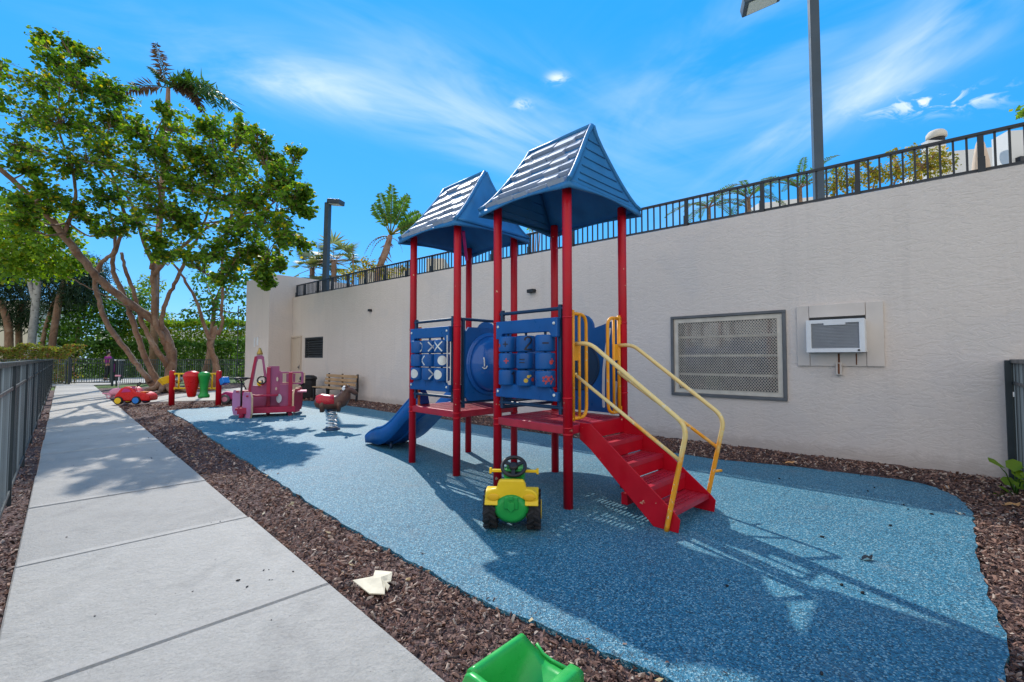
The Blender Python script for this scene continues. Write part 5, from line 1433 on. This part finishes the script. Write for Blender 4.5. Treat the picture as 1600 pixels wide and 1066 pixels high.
# ------------------------------------------------------------------ palms
def frond(f, base, d, L, curl, rr, leaflet=.5, n=26, w=.03, droop=.35, mi=0, stem=None, twist=0):
    """arching rachis with two ranks of leaflets"""
    pts = []; p = V(base); dd = V(d).normalized(); st = L/14
    for k in range(15):
        pts.append(p.copy()); dd.z -= curl/14; dd.normalize(); p = p + dd*st
    if stem is not None: stem.tube(pts, [.030*(1-.8*k/14)*L/2.6 for k in range(15)], 5)
    for k in range(n):
        t = .12 + .88*k/n; i = min(13, int(t*14)); q = pts[i].lerp(pts[i+1], t*14-i); ax = (pts[i+1]-pts[i]).normalized()
        sd = ax.cross(Z)
        if sd.length < .1: sd = V((1,0,0))
        sd.normalize()
        if twist: sd = (sd*cos(rr.uniform(-twist, twist)) + ax.cross(sd)*sin(rr.uniform(-twist, twist))).normalized()
        ln = leaflet*L/2.6*(.55 + .45*sin(pi*min(1, t*1.02)))*(1-.35*t)
        for s in (-1, 1):
            dr = (sd*s + ax*.55 - Z*droop*rr.uniform(.5, 1.5) + V((0,0,.25))).normalized(); quad_leaf(f, q, ln*rr.uniform(.8,1.1), w*rr.uniform(.8,1.2), dr, (ax.cross(dr)).normalized(), mi)
RP = thing('royal_palm', 'tall palm with a few drooping fronds rising above the crown of the big tree', 'palm', tuple(PA(31, 5)))
b = at(263, 138, 24); f = MB(); st = MB(); dd = MB(); rr = random.Random(2)
rp0 = V((b.x-.6, b.y+.3, 0)); st.tube([rp0 - Z*.1, rp0 + Z*6, b - Z*1.2, b], [.2,.16,.13,.09], 10)
st.build('trunk', M['bark'], RP, True); st = MB()
for dx, dz, L, cu in ((.85,1.0,3.4,2.1),(1.0,.45,4.6,1.5),(.5,1.2,2.4,2.0),(.95,.7,3.6,2.1),(-.35,.9,1.7,1.2),(.3,1.1,1.6,1.4)):
    f = MB(); frond(f, b, (dx, rr.uniform(-.3,.3), dz), L, cu, rr, .95, 48, .10, .75, 0, st, .7); f.build('green_frond', M['leaf_palm'], RP, True)
for dx, dz, L, cu in ((-.32,1.0,2.7,.0),(-1.0,.34,2.8,.9),(.85,.22,2.5,1.7),(.75,.45,2.9,2.5)):
    dd = MB(); frond(dd, b, (dx, rr.uniform(-.2,.2), dz), L, cu, rr, .62, 60, .10, .9, 0, st, 1.5); dd.build('dry_frond', M['leaf_dead'], RP, True)
st.build('frond_stalk', M['leaf_palm'], RP, True)

# traveller's palm leaning over the terrace
TPm = thing('travellers_palm', 'leaning palm with a fan of ragged paddle leaves above the terrace railing', 'palm', tuple(at(590, 420, 19)))
f = MB(); st = MB(); rr = random.Random(6); b0_ = at(590, 425, 19); b1_ = at(610, 368, 19); st.tube([b0_ - Z*2, b0_, b0_.lerp(b1_, .6)+V((.05,0,0)), b1_], [.16,.13,.15,.10], 9)
for k in range(16):
    p = b0_.lerp(b1_, rr.uniform(.2,1)); st.tube([p, p + V((rr.uniform(-.35,.35), rr.uniform(-.3,.3), -rr.uniform(.1,.5)))], [.05,.01], 5)
st.build('trunk', M['bark'], TPm, True); st = MB(); dead = MB()
for k, (ang, L, bend) in enumerate(((102,1.8,.3),(92,2.0,.25),(84,2.05,.3),(75,1.95,.4),(66,1.85,.5),(56,1.75,.7),(44,1.7,1.0),(114,1.5,.5),(28,1.5,1.3),(36,1.75,.9))):
    d = V((cos(radians(ang)), rr.uniform(-.35,.35), sin(radians(ang)))); pts = []; p = b1_.copy(); dd_ = d.normalized()
    for i in range(15): pts.append(p.copy()); dd_.z -= bend/22; dd_.normalize(); p = p + dd_*(L/14)
    st.tube(pts, [.03*(1-.7*i/14) for i in range(15)], 5)
    for i in range(5, 15):
        for j in range(3):
            q = pts[i-1].lerp(pts[i], j/3) if i else pts[i]; ax = (pts[min(i+1,14)]-pts[i-1]).normalized(); sd = V((-ax.z,0,ax.x)).normalized()
            wd = .36*sin(pi*min(.97,(i-4.2+j/3)/11.5))**.7
            for s in (-1,1): quad_leaf(f, q, wd*rr.uniform(.7,1.15), .085, (sd*s + ax*.5 + V((0,rr.uniform(-.5,.5),rr.uniform(-.5,.1)))).normalized(), V((rr.gauss(0,.3),-1,rr.gauss(0,.3))).normalized())
for ang, L in ((150,1.5),(165,1.3),(140,1.0),(5,.9)):
    dead = MB(); d = V((cos(radians(ang)), 0, sin(radians(ang)))); frond(dead, b1_ - Z*.1, d, L, 2.4, rr, .22, 12, .05, 1.2, 0, st); dead.build('dry_frond', M['leaf_dead'], TPm, True)
f.build('leaf_fan', M['leaf_mid'], TPm, True); st.build('leaf_stalk', M['leaf_yellow'], TPm, True)

def fan_palm(label, c, r, n, mat, grp, seed):
    t = thing('fan_palm', label, 'palm', tuple(V(c) - Z*r*1.4), group=grp); rr = random.Random(seed); f = MB(); st = MB(); c = V(c)
    st.tube([c - Z*r*1.6, c], [.16,.13], 9)
    for k in range(n):
        d = rnd_dir(rr); d.z = d.z*.7+.25; d.normalize(); e = c + d*r*.62; st.tube([c, e], [.02,.012], 4)
        s = d.cross(Z)
        if s.length < .1: s = V((1,0,0))
        s.normalize(); u = s.cross(d)
        for j in range(13):
            a = radians(-100 + 200*j/12); dr = (d*cos(a) + s*sin(a) - Z*.15).normalized(); quad_leaf(f, e, r*.55*rr.uniform(.85,1.1), r*.075, dr, u)
    st.build('trunk', M['bark'], t, True); f.build('crown', mat, t, True)
fan_palm('grey green fan palm behind the left lamp post', P3(522,408,24), 1.5, 26, M['leaf_fan'], 'fan palms', 3)
fan_palm('second grey green fan palm between the tree crown and the lamp post', P3(488,420,25), 1.3, 20, M['leaf_fan'], 'fan palms', 5)

def cycad(label, base, n, L, seed, mat, curl=1.5, spread=.35):
    t = thing('feather_palm', label, 'palm', tuple(base), group='feathery palms on the terrace'); rr = random.Random(seed); f = MB(); st = MB(); b = V(base)
    st.tube([b - Z*.5, b + Z*.22], [.055,.04], 8); b = b + Z*.2
    for k in range(n):
        a = 2*pi*k/n + rr.uniform(-.2,.2); d = V((cos(a), sin(a), rr.uniform(spread, spread+1.0))); frond(f, b, d, L*rr.uniform(.8,1.1), curl, rr, .42, 22, .035, .2, 0, st)
    st.build('trunk', M['bark'], t, True); f.build('crown', mat, t, True)
cycad('feathery palm behind the railing right of the near roof', at(1108, 338, 10.5), 10, 1.15, 3, M['leaf_palm'])
cycad('feathery palm behind the railing left of the tall lamp pole', at(1170, 325, 10.0), 9, 1.1, 4, M['leaf_palm'])
cycad('feathery palm rising just behind the tall lamp pole', at(1250, 310, 9.4), 10, 1.05, 7, M['leaf_palm'], 1.2, .6)
def bush(label, cl, mat, dens, leaf, nm='shrub', grp='terrace shrubs'):
    cs = [C3(*q) for q in cl]; b = V(cs[0][0]); bz = 3.0
    leafy(nm, label, 'shrub', (b.x, b.y, bz), [[(b.x, b.y, bz-.02, .03), ((b.x+V(c)[0])/2, (b.y+V(c)[1])/2, bz+.3, .022), (V(c)[0]+.05, V(c)[1], V(c)[2], .015)] for c, r in cs[:5]], cs, mat, leaf, dens, grp, .55, parts=('stem','foliage'))
bush('yellow green shrub trimmed behind the railing right of the tall pole', ((1300,290,9.2,20),(1330,282,9.1,24),(1365,275,9.0,24),(1400,268,8.9,25),(1435,264,8.8,26),(1470,258,8.7,24),(1312,268,9.2,14),(1350,255,9.1,10),(1395,240,9,10),(1430,238,8.9,14),(1462,240,8.8,16),(1425,232,9,8)), M['leaf_yellow'], 4200, (.04,.085))
bush('yellow green low shrubs behind the far end of the railing', ((560,424,19,16),(580,416,19,14),(540,430,19,12),(600,425,19,16),(630,420,18.5,12),(570,408,19,8)), M['leaf_yellow'], 900, (.08,.16))
bush('spindly bare topped shrub left of the leaning palm', ((552,420,20,10),(551,398,20,5),(550,385,20,4)), M['leaf_mid'], 120, (.06,.12))
bush('dark reddish planting behind the railing by the left lamp post', ((505,456,16.4,6),(515,455,16.2,7),(497,458,16.6,5)), M['leaf_dead'], 700, (.05,.1))
bush('small green shrub behind the railing between the two roofs', ((830,358,13,9),(842,352,13,7),(836,346,13,5)), M['leaf_bright'], 600, (.06,.12))
leafy('shade_tree', 'green leaf tips of a tree at the right edge above the railing', 'tree', (14.5,9.8,3), [[(16,10.5,3,.12),(15,10.2,6,.08),(13.6,10,6.6,.03)]], [C3(1606,168,10,16),C3(1598,178,10,7),C3(1625,175,10,22)], M['leaf_bright'], (.08,.13), 500, None, .8)

# sprout by the right fence
SP = thing('sprout', 'young green broad leaved sprout growing from dark bark at the right edge', 'plant', tuple(gnd(1590, 778)))
f = MB(); s = MB(); b = gnd(1588, 776); ends = [(1561,728,.11),(1585,735,.10),(1590,748,.10),(1580,758,.08),(1592,765,.11),(1583,772,.09),(1600,752,.10),(1575,775,.08),(1598,740,.09)]
for px, py, L in ends:
    e = at(px, py, b.y - .05 + rr.uniform(-.1,.1)); s.tube([b, b.lerp(e,.6)+Z*.05, e], [.006,.005,.003], 5)
    d = (e-b); d.z *= .4; d.normalize(); f = MB(); disc_leaf(f, e + d*L*.5, L*.62, V((rr.gauss(0,.3), -.5, .8)).normalized(), d, 1.25); f.build('leaf', M['leaf_bright'], SP, True)
s.build('stem', M['leaf_mid'], SP, True)
# ------------------------------------------------------------------ lamp posts
def lamp(label, base, top, w, head_dir, head_c, hs, tilt):
    t = thing('lamp_post', label, 'lamp post', tuple(base), group='lamp posts on the terrace')
    b, tp = V(base), V(top); d = V(head_dir).normalized(); s = Z.cross(d)
    m = MB(); m.bar(b, tp, w, w, d); m.box(b + Z*.02, (w*2.2, w*2.2, .04), (d, s, Z)); m.build('pole', M['pole'], t, True, bevel=.008)
    h = V(head_c); dz = (d*cos(tilt) + Z*sin(tilt)).normalized(); up = dz.cross(s)*-1
    if up.z < 0: up = -up
    m = MB(); m.bar(tp - Z*.08, h - dz*hs[0]*.45, .07, .07); m.build('arm', M['pole'], t, True)
    m = MB(); m.box(h, hs, (dz, s, up)); ho = m.build('lamp_head', M['pole'], t, True, bevel=.02)
    m = MB(); m.box(h - up*(hs[2]/2+.004), (hs[0]*.78, hs[1]*.80, .012), (dz, s, up)); l = m.build('lens', M['lens'], t); childof(m_ := l, ho)
p0 = at(1280, 310, 7.9); p1 = at(1268, 5, 7.9)
lamp('tall dark lamp post behind the railing on the right, running out of the top', (p0.x, p0.y, 3.0), (p0.x-.02, p0.y, 8.2), .145, (-1,.35,0), (p0.x-.80, p0.y+.25, 7.93), (.66,.40,.16), radians(-14))
p0 = at(508, 440, 15.8); p1 = at(514, 318, 15.8)
lamp('slim dark lamp post behind the railing on the left with its head turned right', (p0.x, p0.y, 3.0), (p1.x-.03, p1.y, p1.z+.02), .17, (1,-.25,0), (p1.x+.26, p1.y-.05, p1.z+.02), (.50,.34,.16), radians(-8))
# ------------------------------------------------------------------ terrace buildings, parasol
WB = thing('white_building', 'low white building with parapet and capped vent stack behind the right end of the railing', 'building', tuple(at(1500, 300, 14)))
def wbox(par, nm, px0, px1, pyt, Y, dp, mat, zb=3.0, sl=0):
    a, b = at(px0, pyt, Y), at(px1, pyt + sl, Y); m = MB(); z1 = a.z
    m.add([(a.x,Y,zb),(b.x,Y,zb),(b.x,Y+dp,zb),(a.x,Y+dp,zb),(a.x,Y,a.z),(b.x,Y,b.z),(b.x,Y+dp,b.z),(a.x,Y+dp,a.z)], [(0,1,5,4),(1,2,6,5),(2,3,7,6),(3,0,4,7),(4,5,6,7),(0,3,2,1)])
    return m.build(nm, mat, par, True, recalc=True)
def slab(par, nm, P, Q, z0, z1, th, mat):
    P, Q = V(P), V(Q); d = (Q-P).normalized(); nn = V((-d.y, d.x, 0)); m = MB(); c = (P+Q)/2 + nn*th/2; m.box((c.x, c.y, (z0+z1)/2), ((Q-P).length, th, z1-z0), (d, nn, Z)); return m.build(nm, mat, par, True)
slab(WB, 'wall', (13.55,14.0,0), (22.0,11.6,0), 3.0, 7.75, 3.0, M['far_white']); slab(WB, 'wall', (13.2,11.9,0), (13.75,11.8,0), 3.0, 7.35, .5, M['far_white']); wbox(WB, 'stack', 1450, 1478, 219, 13.0, .22, M['far_white'])
c = at(1463, 213, 13.2); m = MB(); m.lathe([(.20,0),(.24,.02),(.24,.07),(.235,.14),(.18,.22),(.09,.26),(.01,.27)], (c.x, c.y, c.z-.08), 24); m.build('vent_cap', M['frame_grey'] if False else M['far_cream'], WB, True)
m = MB(); m.lathe([(.19,0),(.19,.08)], (c.x, c.y, c.z-.16), 20); m.build('vent_neck', M['black_plastic'], WB, True)
a = at(1590, 255, 12.0); m = MB(); m.box((a.x+.6, a.y, a.z), (1.6,.5,.16)); m.build('canopy', M['black_plastic'], WB, True)
CB = thing('cream_building', 'pale building wall seen through the left part of the railing', 'building', tuple(at(600, 425, 30)))
wbox(CB, 'wall', 560, 640, 419, 30, 5, M['far_cream']); wbox(CB, 'wall', 666, 694, 404, 26, 3, M['far_cream']); wbox(CB, 'wall', 1185, 1300, 318, 16, 5, M['far_white'], sl=-14)
PA_ = thing('parasol', 'closed beige canvas parasol standing behind the railing near the right edge', 'parasol', tuple(at(1522, 268, 9.5)))
c = at(1522, 270, 9.3); tp = at(1533, 212, 9.3); L = tp.z - 3.0; c = V((tp.x-.03, tp.y, 3.0)); m = MB(); m.tube([c, c + Z*(L+.05)], .025, 8); m.build('pole', M['white_metal'], PA_, True)
m = MB(); prof = [(.20,.45),(.21,.6),(.17,1.0),(.14,1.5),(.11,1.9),(.06,2.2),(.02,2.32)]; vs = []; n = 24
k_ = L/2.35
for r_, z in prof:
    for k in range(n):
        an = 2*pi*k/n; q = r_*(1+.22*cos(an*6)); vs.append((c.x+q*cos(an), c.y+q*sin(an), c.z+z*k_))
m.add(vs, [(i*n+k, i*n+(k+1)%n, (i+1)*n+(k+1)%n, (i+1)*n+k) for i in range(len(prof)-1) for k in range(n)], 0, True); m.build('canopy', M['canvas'], PA_, True)
m = MB(); m.lathe([(.17,0),(.185,.03),(.17,.06)], c + Z*1.05*k_, 18); m.build('tie', M['canvas'], PA_, True)
a = at(545, 446, 20); m = MB()
SUV = thing('covered_lounger', 'blue cushioned lounger seen through the railing left of the towers', 'lounger', (a.x, a.y, 3.0))
m.box((0,0,.42), (1.5,.7,.12)); m.build('cushion', M['blue_toy'], SUV, bevel=.03); m = MB(); m.box((.62,0,.7), (.12,.7,.55), (V((.9,0,.43)), V((0,1,0)), V((-.43,0,.9)))); m.build('backrest', M['blue_toy'], SUV, bevel=.03)
m = MB()
for x in (-.6,.6):
    for y in (-.28,.28): m.bar((x,y,0),(x,y,.36),.05,.05,X3)
m.build('frame', M['black_plastic'], SUV)

# ------------------------------------------------------------------ beyond the gate: bin, person, far building
PBn = thing('pedestal_bin', 'dark pedestal bin with a purple panel beside the person in purple', 'bin', (-23.7, 27.4, -.03))
m = MB(); m.box((0,0,.62), (.42,.4,1.1)); m.build('body', M['black_plastic'], PBn, bevel=.03); m = MB(); m.box((-.1,-.21,.75), (.16,.02,.5)); m.build('panel', M['shirt'], PBn); m = MB(); m.box((0,0,1.22), (.46,.44,.08)); m.build('lid', M['white_metal'], PBn, bevel=.02); m = MB(); m.box((0,0,.03), (.25,.25,.1)); m.build('foot', M['black_plastic'], PBn)
FW = thing('white_building', 'white walls of a far low building glimpsed through the background leaves', 'building', (-24, 46, 0))
wbox(FW, 'wall', 150, 420, 516, 46, 6, M['far_white'], zb=-.1); wbox(FW, 'wall', -300, 60, 470, 60, 6, M['far_cream'], zb=-.1)
LF = thing('trellis_fence', 'tall thin dark trellis fence behind shrubs at the left side of the block', 'fence', (-12.5, 24, 0))
m = MB()
for k in range(6): m.bar((-14.6+.44*k,24.2,-.1), (-14.6+.44*k,24.2,4.1), .03,.03,X3)
for z in (1.6, 3.0): m.bar((-14.6,24.2,z), (-12.2,24.2,z), .03,.03)
m.build('bars', M['fence'], LF, True)

# ------------------------------------------------------------------ the person beyond the gate
def skin_body(name, joints, edges, root, mat, parent, lev=2):
    me = bpy.data.meshes.new(name); me.from_pydata([j[0] for j in joints], edges, []); o = bpy.data.objects.new(name, me); COL.objects.link(o); o.parent = parent
    s = o.modifiers.new('skin', 'SKIN'); s.use_smooth_shade = True
    for i, j in enumerate(joints):
        sv = me.skin_vertices[0].data[i]; sv.radius = (j[1], j[2] if len(j) > 2 else j[1]); sv.use_root = (i == root)
    ss = o.modifiers.new('sub', 'SUBSURF'); ss.levels = lev; ss.render_levels = lev
    me.materials.append(mat); return o
PE = thing('person', 'person in a purple top and black trousers walking away beyond the gate', 'person', (-24.25, 27.3, -.03), radians(-15))
J = [((0,0,.93),.13,.10), ((0,.02,1.12),.115,.085), ((0,.04,1.32),.14,.095), ((0,.05,1.45),.07,.06), ((0,.06,1.53),.05,.05), ((0,.075,1.60),.075,.085), ((0,.08,1.70),.07,.08),
     ((-.19,.04,1.40),.055), ((-.25,.0,1.14),.043), ((-.22,.12,.92),.035), ((-.21,.17,.85),.03,.02), ((.19,.04,1.40),.055), ((.26,-.03,1.14),.043), ((.27,.03,.90),.035), ((.27,.06,.82),.03,.02),
     ((-.09,0,.84),.09), ((-.10,.10,.48),.062), ((-.10,.02,.09),.042), ((-.10,.14,.035),.035,.03), ((.09,0,.84),.09), ((.10,-.02,.48),.062), ((.10,-.22,.12),.042), ((.10,-.12,.04),.035,.03)]
E_ = [(0,1),(1,2),(2,3),(3,4),(4,5),(5,6),(2,7),(7,8),(8,9),(9,10),(2,11),(11,12),(12,13),(13,14),(0,15),(15,16),(16,17),(17,18),(0,19),(19,20),(20,21),(21,22)]
body = skin_body('body', J, E_, 0, M['skin'], PE)
sh = [(p[0], p[1]*1.14+.006, (p[2] if len(p) > 2 else p[1])*1.16+.006) for p in (J[0], J[1], J[2], J[3])] + [((-.19,.04,1.40),.07), ((-.235,.015,1.24),.06), ((.19,.04,1.40),.07), ((.235,.0,1.24),.06)]
skin_body('shirt', sh, [(0,1),(1,2),(2,3),(2,4),(4,5),(2,6),(6,7)], 0, M['shirt'], PE)
trs = [((0,0,.95),.135,.105), ((-.09,0,.84),.105), ((-.10,.10,.48),.078), ((-.10,.03,.13),.058), ((.09,0,.84),.105), ((.10,-.02,.48),.078), ((.10,-.20,.16),.058)]
skin_body('trousers', trs, [(0,1),(1,2),(2,3),(0,4),(4,5),(5,6)], 0, M['trousers'], PE)
m = MB(); m.ell((0,.055,1.665), (.088,.10,.105)); m.ell((0,-.03,1.62), (.05,.05,.09)); m.build('hair', M['hair'], PE)
m = MB()
for x, y, z in ((-.10,.11,.03), (.10,-.15,.035)): m.ell((x,y,z+.02), (.05,.13,.045))
m.build('shoes', M['black_plastic'], PE)
hm = MB()
for x, y, z in ((-.21,.17,.83), (.27,.06,.80)):
    for k in range(4): hm.tube([(x-.02+.013*k,y,z),(x-.02+.013*k,y+.012,z-.05-.004*(k in (1,2))),(x-.02+.013*k,y+.03,z-.085)], [.009,.008,.006], 6)
    hm.tube([(x+.03,y+.02,z+.02),(x+.035,y+.04,z-.02)], [.010,.007], 6)
hm.build('fingers', M['skin'], PE)
fm = MB(); fm.ell((0,.165,1.63), (.012,.02,.018))
for s in (-1,1): fm.ell((s*.082,.08,1.63), (.012,.025,.032)); fm.ell((s*.03,.15,1.655), (.012,.01,.008))
fm.ell((0,.155,1.585), (.025,.01,.007)); fm.build('face', M['skin'], PE)
# ------------------------------------------------------------------ daylight
SUN_EL = radians(41.6); SUN_D = V((-.405, .914, 0)).normalized()
sdir = SUN_D*cos(SUN_EL) + Z*sin(SUN_EL)
sl = bpy.data.lights.new('sun', 'SUN'); sl.energy = 3.4; sl.angle = radians(.5); sl.color = (1.0,.955,.88)
so = bpy.data.objects.new('sun', sl); COL.objects.link(so); so.rotation_euler = sdir.to_track_quat('Z', 'Y').to_euler(); so.location = (0,0,30)
w = bpy.data.worlds.new('World'); S.world = w; w.use_nodes = True
nt = w.node_tree; nt.nodes.clear(); n_ = nt.nodes; l_ = nt.links
def wn(t, **k):
    n = n_.new(t)
    for a, b in k.items(): setattr(n, a, b)
    return n
out = wn('ShaderNodeOutputWorld'); bg = wn('ShaderNodeBackground'); l_.new(bg.outputs[0], out.inputs[0]); bg.inputs[1].default_value = .15
sky = wn('ShaderNodeTexSky'); sky.sky_type = 'NISHITA'; sky.sun_disc = False; sky.sun_elevation = SUN_EL
sky.sun_rotation = atan2(SUN_D.x, SUN_D.y); sky.air_density = 1.0; sky.dust_density = .0; sky.ozone_density = 3.0
hs = wn('ShaderNodeHueSaturation'); hs.inputs['Hue'].default_value = SKY_HUE; hs.inputs['Saturation'].default_value = SKY_SAT; hs.inputs['Value'].default_value = 1.0
ev = wn('ShaderNodeMix', data_type='RGBA'); ev.inputs[0].default_value = .72; l_.new(sky.outputs[0], ev.inputs[6]); ev.inputs[7].default_value = (*AZURE, 1)
l_.new(ev.outputs[2], hs.inputs['Color'])
tc = wn('ShaderNodeTexCoord'); D = tc.outputs['Generated']
def math(op, a, b=None, c=None, clamp=False):
    m = wn('ShaderNodeMath', operation=op); m.use_clamp = clamp
    for i, v in enumerate((a, b, c)):
        if v is None: continue
        if isinstance(v, (int, float)): m.inputs[i].default_value = v
        else: l_.new(v, m.inputs[i])
    return m.outputs[0]
def dot(v):
    m = wn('ShaderNodeVectorMath', operation='DOT_PRODUCT'); l_.new(D, m.inputs[0]); m.inputs[1].default_value = v; return m.outputs['Value']
def wisp(px, py, ang, a, b, scale, amp, stretch=4, lo=.42, hi=.72, seed=0.0):
    """soft cloud streak about one direction of the sky; a, b = half sizes (tangent units), ang = slant"""
    c = ray(px, py).normalized(); e1 = c.cross(Z).normalized(); e2 = e1.cross(c).normalized()
    x1 = e1*cos(ang) + e2*sin(ang); y1 = -e1*sin(ang) + e2*cos(ang)
    den = math('MAXIMUM', dot(c), .05); x = math('DIVIDE', dot(x1), den); y = math('DIVIDE', dot(y1), den)
    r2 = math('ADD', math('POWER', math('ABSOLUTE', math('DIVIDE', x, a)), 2), math('POWER', math('ABSOLUTE', math('DIVIDE', y, b)), 2))
    mask = math('POWER', 2.718, math('MULTIPLY', r2, -1.0))
    cb = wn('ShaderNodeCombineXYZ'); l_.new(math('MULTIPLY', x, 1.0/stretch), cb.inputs[0]); l_.new(y, cb.inputs[1]); cb.inputs[2].default_value = seed
    nz = wn('ShaderNodeTexNoise'); nz.inputs['Scale'].default_value = scale; nz.inputs['Detail'].default_value = 5; nz.inputs['Roughness'].default_value = .58; nz.inputs['Distortion'].default_value = 1.3
    l_.new(cb.outputs[0], nz.inputs['Vector'])
    mr = wn('ShaderNodeMapRange'); mr.interpolation_type = 'SMOOTHSTEP'; mr.inputs['From Min'].default_value = lo; mr.inputs['From Max'].default_value = hi; l_.new(nz.outputs['Fac'], mr.inputs['Value'])
    return math('MULTIPLY', math('MULTIPLY', mask, mr.outputs[0]), amp)
ws = [wisp(450,132,radians(2),.15,.036,9,.48,4,.32,.80,1.0), wisp(560,150,radians(-6),.30,.05,8,.30,5,.36,.78,1.6),
      wisp(1390,95,radians(25),.28,.042,7,.46,3.5,.34,.78,2.0), wisp(1430,118,radians(10),.24,.016,9,.30,4,.36,.72,3.0),
      wisp(780,180,radians(-18),.34,.10,6,.30,4,.36,.75,4.0),
      wisp(870,122,0,.017,.009,44,.6,2,.35,.6,6.0), wisp(816,163,0,.016,.008,44,.5,2,.35,.6,7.0),
      wisp(1465,159,radians(-12),.07,.014,46,.7,1.8,.46,.66,8.4),
      wisp(1140,110,radians(14),.32,.14,5,.22,3,.36,.8,9.0)]
tot = ws[0]
for q in ws[1:]: tot = math('ADD', tot, q)
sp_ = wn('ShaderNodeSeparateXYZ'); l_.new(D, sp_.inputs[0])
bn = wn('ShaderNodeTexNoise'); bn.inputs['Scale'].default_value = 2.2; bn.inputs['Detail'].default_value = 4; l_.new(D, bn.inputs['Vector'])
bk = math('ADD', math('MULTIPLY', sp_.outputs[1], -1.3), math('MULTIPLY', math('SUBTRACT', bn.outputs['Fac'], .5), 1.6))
fill_bank = wn('ShaderNodeMapRange'); fill_bank.interpolation_type = 'SMOOTHSTEP'; fill_bank.inputs['From Min'].default_value = .05; fill_bank.inputs['From Max'].default_value = .55; fill_bank.inputs['To Max'].default_value = .72; l_.new(bk, fill_bank.inputs['Value'])  # unseen bright clouds behind the viewpoint, added to fill shaded faces
cm = math('MINIMUM', tot, .92)
mx = wn('ShaderNodeMix', data_type='RGBA'); l_.new(cm, mx.inputs[0]); l_.new(hs.outputs[0], mx.inputs[6]); mx.inputs[7].default_value = (*CLOUD, 1)
mb = wn('ShaderNodeMix', data_type='RGBA'); l_.new(fill_bank.outputs[0], mb.inputs[0]); l_.new(mx.outputs[2], mb.inputs[6]); mb.inputs[7].default_value = (*FILL_BANK, 1)
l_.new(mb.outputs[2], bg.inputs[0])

# ------------------------------------------------------------------ camera
cd = bpy.data.cameras.new('camera'); cam = bpy.data.objects.new('camera', cd); COL.objects.link(cam); S.camera = cam
cd.sensor_fit = 'HORIZONTAL'; cd.sensor_width = 36; cd.lens = 36*F_PX/1600; cd.clip_start = .05; cd.clip_end = 2000
cam.location = (0,0,CAM_H); cam.rotation_euler = (pi/2 + PITCH, 0, 0)
S.view_settings.view_transform = 'Standard'; S.view_settings.look = 'None'; S.view_settings.gamma = 1; S.view_settings.exposure = EXPO
S.render.resolution_x = 1024; S.render.resolution_y = 682
S.cycles.max_bounces = 5; S.cycles.diffuse_bounces = 3; S.cycles.glossy_bounces = 3; S.cycles.transmission_bounces = 3; S.cycles.caustics_reflective = False; S.cycles.caustics_refractive = False
